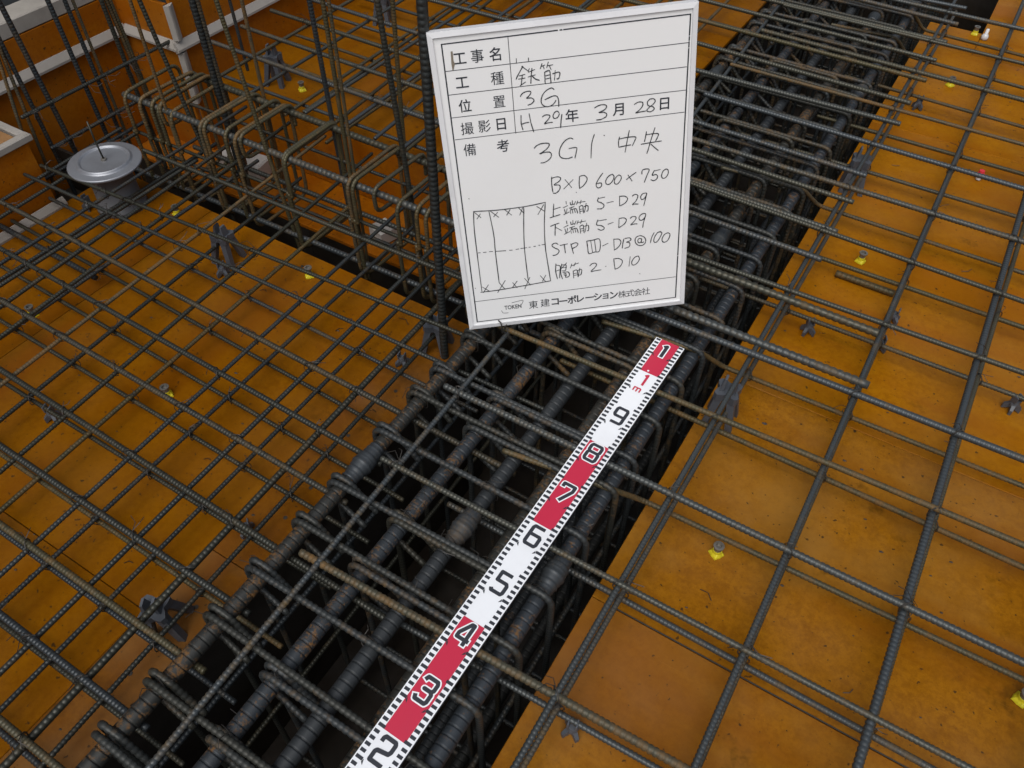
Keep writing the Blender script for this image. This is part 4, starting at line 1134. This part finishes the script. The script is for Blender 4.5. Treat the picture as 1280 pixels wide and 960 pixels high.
def insert(p, z, label, red=False, rot=0.0, tilt=0.0):
    t = empty('ceiling_insert', (p[0], p[1], z + 0.0004), label, 'insert', 'coloured inserts nailed to the decks')
    if red:
        me = ins_base.copy(); me.materials.clear(); w_ = ins_top.copy(); w_.materials.clear()
        a = link('skirt', w_, M['white_plastic'], t, t.location); a2 = link('cap', me, M['red'], t, (p[0], p[1], z + 0.022))
        a.location.z = z - 0.014
    else:
        link('skirt', ins_base, M['yellow'], t, t.location); link('sleeve', ins_top, M['zinc'], t, t.location)
    t.rotation_euler = (tilt, 0, rot); t.scale = (0.85, 0.85, 0.8) if not red else (0.75, 0.75, 0.75)
IL = D['ins_left']; IR = D['ins_right']
for p, lb2, rt_ in ((IL[0], 'yellow insert in the middle of the left deck', 0.3), (IL[1], 'yellow insert on the left deck next to the drain cover', 0.8), (IL[2], 'yellow insert at the left deck edge beside the cross trench', 0.1), (IL[3], 'yellow insert on the left deck nearest the left picture edge', 0.6)):
    insert(p, ZL, lb2, rot=rt_)
for p, lb2, rt_ in ((IR[0], 'yellow insert nearest the camera on the right deck, right of the ruler', 0.2), (IR[1], 'yellow insert beside the loose bar offcut', 0.5), (IR[2], 'small yellow insert second farthest on the right deck', 0.1), (IR[3], 'farthest yellow insert, at the top right by the dark pocket', 0.7), (IR[4], 'yellow insert at the lower right edge of the picture', 0.4), (IR[6], 'yellow insert on the rear deck behind the cross trench', 0.3)):
    insert(p, ZR, lb2, rot=rt_)
insert(IR[5], ZR, 'red topped white insert at the upper right under a bar', True)

# ------------------------------------------------------------------ loose things
a = Vector(D['offcut'][0:3]); b = Vector(D['offcut'][3:6])
a.z = b.z = 0.009
o = link('bar_offcut', bar_mesh('bar_offcut', [Vector((0, 0, 0)), b - a], 0.0165, 0.011, 10), M['rebar_rusty'], None, a)
tag(o, 'short loose rebar offcut lying on the right deck by a yellow insert', 'rebar offcut')
mb = MB(); mb.lathe(((0.008, 0.0), (0.011, 0.002), (0.0115, 0.012), (0.008, 0.018), (0.0055, 0.02), (0.005, 0.036), (0.0, 0.037)), 16)
o = mb.build('bottle_cap', M['white_plastic'], None, (-0.016, 3.155, 0.0005), smooth=True); tag(o, 'shiny white plastic cap by the dark pocket at top right', 'plastic cap')
# bits of cut wire, chips and bark on the decks
mb = MB(); rr_ = random.Random(21)
for k in range(40):
    right = rr_.random() < 0.5
    x, y, z = (rr_.uniform(-0.18, 0.75), rr_.uniform(0.2, 3.0), ZR) if right else (rr_.uniform(-1.95, -0.78), rr_.uniform(-0.1, 1.08), ZL)
    b = rr_.random() * 6.28; l = rr_.uniform(0.005, 0.018)
    p0 = Vector((x, y, z + 0.0012)); p1 = p0 + Vector((math.cos(b) * l, math.sin(b) * l, 0.002)); p2 = p1 + Vector((math.cos(b + 0.8) * l, math.sin(b + 0.8) * l, -0.001))
    mb.tube((p0, p1, p2), 0.0008, 3)
for k in range(150):
    right = rr_.random() < 0.6
    x, y, z = (rr_.uniform(-0.18, 0.8), rr_.uniform(0.2, 3.0), ZR) if right else (rr_.uniform(-1.95, -0.78), rr_.uniform(-0.1, 1.08), ZL)
    s = rr_.uniform(0.001, 0.0035) if rr_.random() < 0.9 else rr_.uniform(0.004, 0.007); b = rr_.random() * 6.28
    q = [(x + s * (1 + 0.5 * rr_.random()) * math.cos(b + t), y + s * 0.8 * math.sin(b + t * 1.1), z + 0.0008) for t in (0, 1.3, 2.6, 3.9, 5.2)]
    mb.add(q + [(x, y, z + 0.0008 + s * 0.5)], [(0, 1, 5), (1, 2, 5), (2, 3, 5), (3, 4, 5), (4, 0, 5)])
tag(mb.build('site_debris', M['wire']), 'scattered wire clippings and dark chips on the decks', 'debris', kind='stuff')
# chalk line stretched over the right deck
mb = MB(); mb.box(-0.155, 0.8, -0.0011, 0.0011, 0, 0.0006); o = mb.build('ink_line', M['wire'], deck_r, (0, 0.6172, 0.0009))

# round metal drain cover on its pipe
px, py = -1.836, 1.000
dr = empty('drain_fitting', (px, py, ZL), 'round aluminium drain cover on a grey pipe at the left', 'drain')
mb = MB(); mb.lathe(((0.066, 0.0005), (0.064, 0.010), (0.056, 0.014), (0.054, 0.118), (0.058, 0.126)), 36); mb.build('pipe_body', M['pvc'], dr, (px, py, ZL), smooth=True)
mb = MB(); mb.lathe(((0.052, 0.126), (0.088, 0.1275), (0.0915, 0.1280), (0.0925, 0.1300), (0.0925, 0.1330), (0.0915, 0.1345), (0.0895, 0.1350), (0.0710, 0.1352), (0.0695, 0.1356), (0.0675, 0.1400), (0.0655, 0.1425), (0.0630, 0.1430), (0.0605, 0.1422), (0.0590, 0.1390), (0.0575, 0.1376), (0.0555, 0.1374), (0.0120, 0.1374), (0.0, 0.1374)), 64, cap=False)
mb.build('cover', M['alu'], dr, (px, py, ZL), smooth=True)
mb = MB(); mb.lathe(((0.007, 0.1372), (0.007, 0.142), (0.004, 0.143)), 12); mb.build('hub', M['zinc'], dr, (px, py, ZL))
mb = MB(); mb.tube(((0, 0, 0.142), (-0.002, -0.001, 0.20), (-0.006, 0.002, 0.245)), 0.0026, 6); mb.build('rod', M['rebar_dark'], dr, (px, py, ZL), smooth=True)
mb = MB(); mb.box(-0.004, 0.004, -0.001, 0.001, -0.014, 0.008); mb.build('tab', M['alu'], dr, (px + 0.045, py - 0.072, ZL + 0.128), (0, 0, 0.5))

# ------------------------------------------------------------------ the site board
BD = D['board']
bo, be, bu, bn = Vector(BD['o']), Vector(BD['e']).normalized(), Vector(BD['u']).normalized(), Vector(BD['n']).normalized()
bu = (bu - be * bu.dot(be)).normalized(); bn = be.cross(bu)
BW, BH = BD['w'], BD['h']
BM = Matrix(((be.x, bu.x, bn.x, bo.x), (be.y, bu.y, bn.y, bo.y), (be.z, bu.z, bn.z, bo.z), (0, 0, 0, 1)))
brot = BM.to_euler()
board = empty('site_board', bo, 'white construction board with a form table, handwriting and a sketch, standing on the bars', 'board')
board.rotation_euler = brot
bpy.context.view_layer.update()
def bpart(name, mb_or_mesh, mat, smooth=False):
    me = mb_or_mesh if isinstance(mb_or_mesh, bpy.types.Mesh) else mb_or_mesh.mesh(name, smooth)
    return link(name, me, M[mat], board, bo, brot)
fr = 0.0085
mb = MB(); mb.box(fr * 0.6, BW - fr * 0.6, fr * 0.6, BH - fr * 0.6, -0.011, -0.0015); bpart('face_panel', mb, 'board')
def rim(x0, y0, x1, y1, ix, iy, jx, jy):
    """mitred rim strip, outer edge (x0,y0)-(x1,y1), inner edge (ix,iy)-(jx,jy)"""
    vs = []
    for (t, zo, zi) in ((0, -0.015, -0.015), (1, 0.0005, 0.0022)):
        vs += [(x0, y0, zo), (x1, y1, zo), (jx, jy, zi), (ix, iy, zi)]
    m_ = MB(); m_.add(vs, [(3, 2, 1, 0), (4, 5, 6, 7), (0, 1, 5, 4), (1, 2, 6, 5), (2, 3, 7, 6), (3, 0, 4, 7)]); return m_
bpart('rim_strip', rim(0, 0, BW, 0, fr, fr, BW - fr, fr), 'board_rim')
bpart('rim_strip', rim(BW, 0, BW, BH, BW - fr, fr, BW - fr, BH - fr), 'board_rim')
bpart('rim_strip', rim(BW, BH, 0, BH, BW - fr, BH - fr, fr, BH - fr), 'board_rim')
bpart('rim_strip', rim(0, BH, 0, 0, fr, BH - fr, fr, fr), 'board_rim')
def smooth_poly(p):
    p = [Vector((q[0] * 1e-4, q[1] * 1e-4)) for q in p]
    if len(p) < 3: return p
    out = []
    for i in range(len(p) - 1):
        a, b, c, d = p[max(i - 1, 0)], p[i], p[i + 1], p[min(i + 2, len(p) - 1)]
        for k in range(4):
            t = k / 4
            out.append(0.5 * ((2 * b) + (c - a) * t + (2 * a - 5 * b + 4 * c - d) * t * t + (3 * b - a - 3 * c + d) * t ** 3))
    out.append(p[-1]); return out
def ribbon(mb, p, w, z, taper=False, r=None):
    """flat stroke of ink along a 2D polyline"""
    n = len(p); vs = []
    for i, q in enumerate(p):
        t = p[min(i + 1, n - 1)] - p[max(i - 1, 0)]
        if t.length < 1e-9: t = Vector((1, 0))
        t.normalize(); nn = Vector((-t.y, t.x))
        ww = w * (1 + (r.uniform(-0.18, 0.18) if r else 0)) * (0.75 if taper and i in (0, n - 1) else 1.0)
        e = t * (w * 0.35 if i == n - 1 else -w * 0.35 if i == 0 else 0)
        vs += [(q.x + nn.x * ww / 2 + e.x, q.y + nn.y * ww / 2 + e.y, z), (q.x - nn.x * ww / 2 + e.x, q.y - nn.y * ww / 2 + e.y, z)]
    mb.add(vs, [(2 * i, 2 * i + 1, 2 * i + 3, 2 * i + 2) for i in range(n - 1)])
ZI = -0.0015
rr_ = random.Random(2)
for grp in D['hand']:
    hwm = MB()
    for s in grp: ribbon(hwm, smooth_poly(s), 0.0017, ZI + 0.0006, True, rr_)
    bpart('handwriting', hwm, 'marker')
for s in D['rules']:
    rl = MB(); ribbon(rl, [Vector((q[0] * 1e-4, q[1] * 1e-4)) for q in s], 0.0011, ZI + 0.0003); bpart('ruled_line', rl, 'ink')
rl = MB()
bd_ = [Vector((q[0] * 1e-4, q[1] * 1e-4)) for q in D['border']]
for i, w_ in ((0, 0.0019), (1, 0.0022), (2, 0.0017), (3, 0.0022)):
    p, q = bd_[i], bd_[(i + 1) % 4]
    if i == 0:
        d_ = q - p
        for (u0, u1) in ((0, 0.465), (0.475, 0.483), (0.49, 1.0)): ribbon(rl, [p + d_ * u0, p + d_ * u1], w_, ZI + 0.0004)
    elif i == 1:
        d_ = q - p
        for (u0, u1) in ((0, 0.06), (0.065, 0.075), (0.08, 0.095), (0.10, 0.46), (0.463, 0.82), (0.825, 1.0)): ribbon(rl, [p + d_ * u0, p + d_ * u1], w_, ZI + 0.0004)
    else: ribbon(rl, [p, q], w_, ZI + 0.0004)
bpart('table_border', rl, 'ink')
def glyph(txt, em, cx, cy, bold=0.0, sx=1.0, cjk=True):
    c = bpy.data.curves.new('glyph', 'FONT'); c.body = txt; c.size = 1.0; c.offset = bold; c.resolution_u = 3
    o = bpy.data.objects.new('glyph', c); COL.objects.link(o)
    dg = bpy.context.evaluated_depsgraph_get()
    me = bpy.data.meshes.new_from_object(o.evaluated_get(dg))
    xs = [v.co.x for v in me.vertices]; ys_ = [v.co.y for v in me.vertices]
    mx, my = ((min(xs) + max(xs)) / 2, (min(ys_) + max(ys_)) / 2) if xs else (0, 0)
    k = em
    vs = [((v.co.x - mx) * k * sx + cx, (v.co.y - my) * k + cy, ZI + 0.0005) for v in me.vertices]
    fs = [tuple(p.vertices) for p in me.polygons]
    bpy.data.objects.remove(o); bpy.data.curves.remove(c); bpy.data.meshes.remove(me)
    return vs, fs
for i, (c, x, y, em) in enumerate(D['chars']):
    e_ = em * 1e-4 * 1.02
    pl = MB(); pl.add(*glyph(c, e_, x * 1e-4, y * 1e-4, {'工': 0.012, '事': 0.004, '名': 0.010, '位': 0.010, '日': 0.012, '月': 0.012, '年': 0.010, '考': 0.008}.get(c, 0.0) if i < 15 else 0.022 if c in 'コーポレシン' else 0.012 if c == 'ョ' else 0.0)); bpart('printed_character', pl, 'ink')
lx, ly = D['logo_c']
pl = MB(); pl.add(*glyph('TOKEN', 0.0125, lx * 1e-4, ly * 1e-4, 0.016, 0.80))
for s in D['logo']: ribbon(pl, smooth_poly(s), 0.0009, ZI + 0.0006)
bpart('printed_logo', pl, 'ink')
sm = MB(); q = [Vector((p_[0] * 1e-4, p_[1] * 1e-4)) for p_ in D['stain']]
sm.add([(v.x, v.y, ZI + 0.0007) for v in q[:-1]], [tuple(range(len(q) - 1))]); bpart('brown_mark', sm, 'stain')
# small wire hook over the bottom rim
mb = MB()
hp = [(0.058, 0.016, 0.004), (0.062, 0.012, 0.006), (0.064, 0.004, 0.008), (0.062, -0.004, 0.007), (0.066, -0.008, 0.002), (0.070, -0.004, 0.006), (0.069, 0.004, 0.009), (0.074, 0.006, 0.008)]
mb.tube(fillet(hp, 0.004, 3), 0.0014, 5); bpart('wire_hook', mb, 'wire')

# ------------------------------------------------------------------ red and white measuring rod
pa = Vector((-0.3265, 0.0411, 0.112)); 
def rod_pt(m): 
    y = 1.0000 - (1.0 - m) * 0.9625
    x = -0.2965 - (1.0000 - y) * 0.0238
    return Vector((x, y, 1.26 - (1.130 + (y - 0.22) * (1.108 - 1.130) / 0.83)))
r0, r1 = rod_pt(-0.05), rod_pt(1.097)
ry_ = (rod_pt(1.0) - rod_pt(0.0)); unit = ry_.length; ry_.normalize()
rx_ = ry_.cross(Vector((0, 0, 1))).normalized(); rz_ = rx_.cross(ry_)
RM = Matrix(((rx_.x, ry_.x, rz_.x, 0), (rx_.y, ry_.y, rz_.y, 0), (rx_.z, ry_.z, rz_.z, 0), (0, 0, 0, 1)))
rrot = RM.to_euler(); ro = rod_pt(0.0)
rod = empty('measuring_rod', ro, 'red and white measuring rod with black numerals lying across the beam bars', 'measuring rod')
rod.rotation_euler = rrot
bpy.context.view_layer.update()
K = unit
def rpart(name, mb, mat): return link(name, mb.mesh(name), M[mat], rod, ro, rrot)
HW = 0.0300
mb = MB(); mb.box(-HW, HW, -0.05 * K, 1.097 * K, -0.006, -0.0008); rpart('core', mb, 'ruler_edge')
mb = MB(); mb.box(-HW + 0.0004, HW - 0.0004, -0.05 * K, 1.0968 * K, -0.0007, 0.0); rpart('white_face', mb, 'ruler_white')
for (m0, m1) in ((0.2, 0.4), (0.6, 0.8), (1.0, 1.097)):
    mb = MB(); mb.add([(-0.0180, m0 * K, 0.0003), (0.0190, m0 * K, 0.0003), (0.0190, m1 * K - 0.0005, 0.0003), (-0.0180, m1 * K - 0.0005, 0.0003)], [(0, 1, 2, 3)])
    rpart('red_band', mb, 'ruler_red')
for s in (-1, 1):
    tk = MB()
    for i in range(-4, 110):
        y = (i / 100.0) * K
        L_ = 0.0085 if i % 5 else 0.0112
        x0, x1 = s * (HW - 0.0022), s * (HW - 0.0022 - L_)
        a_, b_ = min(x0, x1), max(x0, x1)
        tk.add([(a_, y, 0.0005), (b_, y, 0.0005), (b_, y + 0.0048, 0.0005), (a_, y + 0.0048, 0.0005)], [(0, 1, 2, 3)])
        if i % 10 == 5:
            tk.add([(x1, y - 0.001, 0.00052), (x1 - s * 0.004, y - 0.004, 0.00052), (x1 - s * 0.001, y + 0.004, 0.00052)], [(0, 1, 2) if s < 0 else (2, 1, 0)])
    rpart('graduation_row', tk, 'ink')['kind'] = 'stuff'
DG = {'2': '0,.78 0,.92 .1,1 .9,1 1,.92 1,.62 .9,.5 .1,.42 0,.34 0,0 1,0', '3': '0,.85 .1,1 .9,1 1,.9 1,.62 .86,.52 .3,.52 .86,.52 1,.42 1,.1 .9,0 .1,0 0,.15',
      '4': '1,.25 0,.25 0,.45 .55,1 .75,1 .75,0', '5': '.95,1 .05,1 .05,.56 .88,.56 1,.46 1,.1 .9,0 .08,0 0,.1', '6': '.95,1 .1,1 0,.9 0,.1 .1,0 .9,0 1,.1 1,.46 .9,.55 0,.55',
      '7': '0,.8 0,1 1,1 1,.72 .38,0', '8': '.1,.53 0,.43 0,.1 .1,0 .9,0 1,.1 1,.43 .9,.53 .1,.53 0,.63 0,.9 .1,1 .9,1 1,.9 1,.63 .9,.53', '9': '.05,0 .9,0 1,.1 1,.9 .9,1 .1,1 0,.9 0,.55 .1,.46 1,.46',
      '1': '.15,.86 .5,1 .5,0', 'm': '0,0 0,1 0,.85 .12,1 .4,1 .5,.85 .5,0 .5,.85 .62,1 .88,1 1,.85 1,0'}
def digit(c, x, y, w, h, sw, z, col, outline=None):
    p = [Vector((x + float(t.split(',')[0]) * w, y + float(t.split(',')[1]) * h)) for t in DG[c].split()]
    def strokes(sw_, z_, mat):
        m_ = MB()
        for i in range(len(p) - 1):
            d_ = (p[i + 1] - p[i]); n_ = Vector((-d_.y, d_.x)).normalized() * sw_ / 2
            m_.add([(p[i].x + n_.x, p[i].y + n_.y, z_ + i * 2e-6), (p[i].x - n_.x, p[i].y - n_.y, z_ + i * 2e-6), (p[i + 1].x - n_.x, p[i + 1].y - n_.y, z_ + i * 2e-6), (p[i + 1].x + n_.x, p[i + 1].y + n_.y, z_ + i * 2e-6)], [(0, 1, 2, 3)])
        for i, q in enumerate(p):
            ends = i in (0, len(p) - 1); k = 4 if False else 10
            if ends:
                d_ = (p[1] - p[0]) if i == 0 else (p[-1] - p[-2]); d_ = d_.normalized(); n_ = Vector((-d_.y, d_.x)); e_ = sw_ / 2 - sw / 2 + 0.0006
                s_ = -1 if i == 0 else 1
                a_ = q; b_ = q + d_ * s_ * max(e_, 0.0004)
                vs = [(a_.x + n_.x * sw_ / 2, a_.y + n_.y * sw_ / 2), (a_.x - n_.x * sw_ / 2, a_.y - n_.y * sw_ / 2), (b_.x - n_.x * sw_ / 2, b_.y - n_.y * sw_ / 2), (b_.x + n_.x * sw_ / 2, b_.y + n_.y * sw_ / 2)]
                m_.add([(v[0], v[1], z_ + (40 + i) * 2e-6) for v in vs], [(0, 1, 2, 3) if s_ > 0 else (3, 2, 1, 0)])
            else:
                m_.add([(q.x + sw_ / 2 * math.cos(2 * math.pi * t / k), q.y + sw_ / 2 * math.sin(2 * math.pi * t / k), z_ + (20 + i) * 2e-6) for t in range(k)], [tuple(range(k))])
        return m_
    # keep every stroke facing up
    def up(m_):
        fs = []
        for f in m_.f:
            a_, b_, c_ = (Vector(m_.v[t]) for t in f[:3])
            fs.append(f if (b_ - a_).cross(c_ - a_).z > 0 else tuple(reversed(f)))
        m_.f = fs; return m_
    if outline: rpart('numeral_outline', up(strokes(outline, z, 'w')), 'ruler_white')
    rpart('numeral', up(strokes(sw, z + 0.0002, col)), col)
for c, m in (('9', 0.9), ('8', 0.8), ('7', 0.7), ('6', 0.6), ('5', 0.5), ('4', 0.4), ('3', 0.3), ('2', 0.2)):
    red = c in '8743'
    digit(c, -0.0095, m * K - 0.0405, 0.0200, 0.0345, 0.0061, 0.0005, 'ink', 0.0103 if red else None)
digit('1', -0.007, 1.05 * K + 0.001, 0.014, 0.0310, 0.0068, 0.0005, 'ink', 0.0112)
digit('1', -0.004, 1.0 * K - 0.0335, 0.012, 0.0275, 0.0046, 0.0005, 'ruler_red')
digit('m', -0.0075, 1.0 * K - 0.0520, 0.0125, 0.0090, 0.0028, 0.0005, 'ruler_red')
mb = MB(); mb.lathe(((0.0021, 0.0005), (0.0021, 0.0006)), 12, (-0.004, 1.0 * K + 0.005, 0)); rpart('rivet', mb, 'ruler_white')
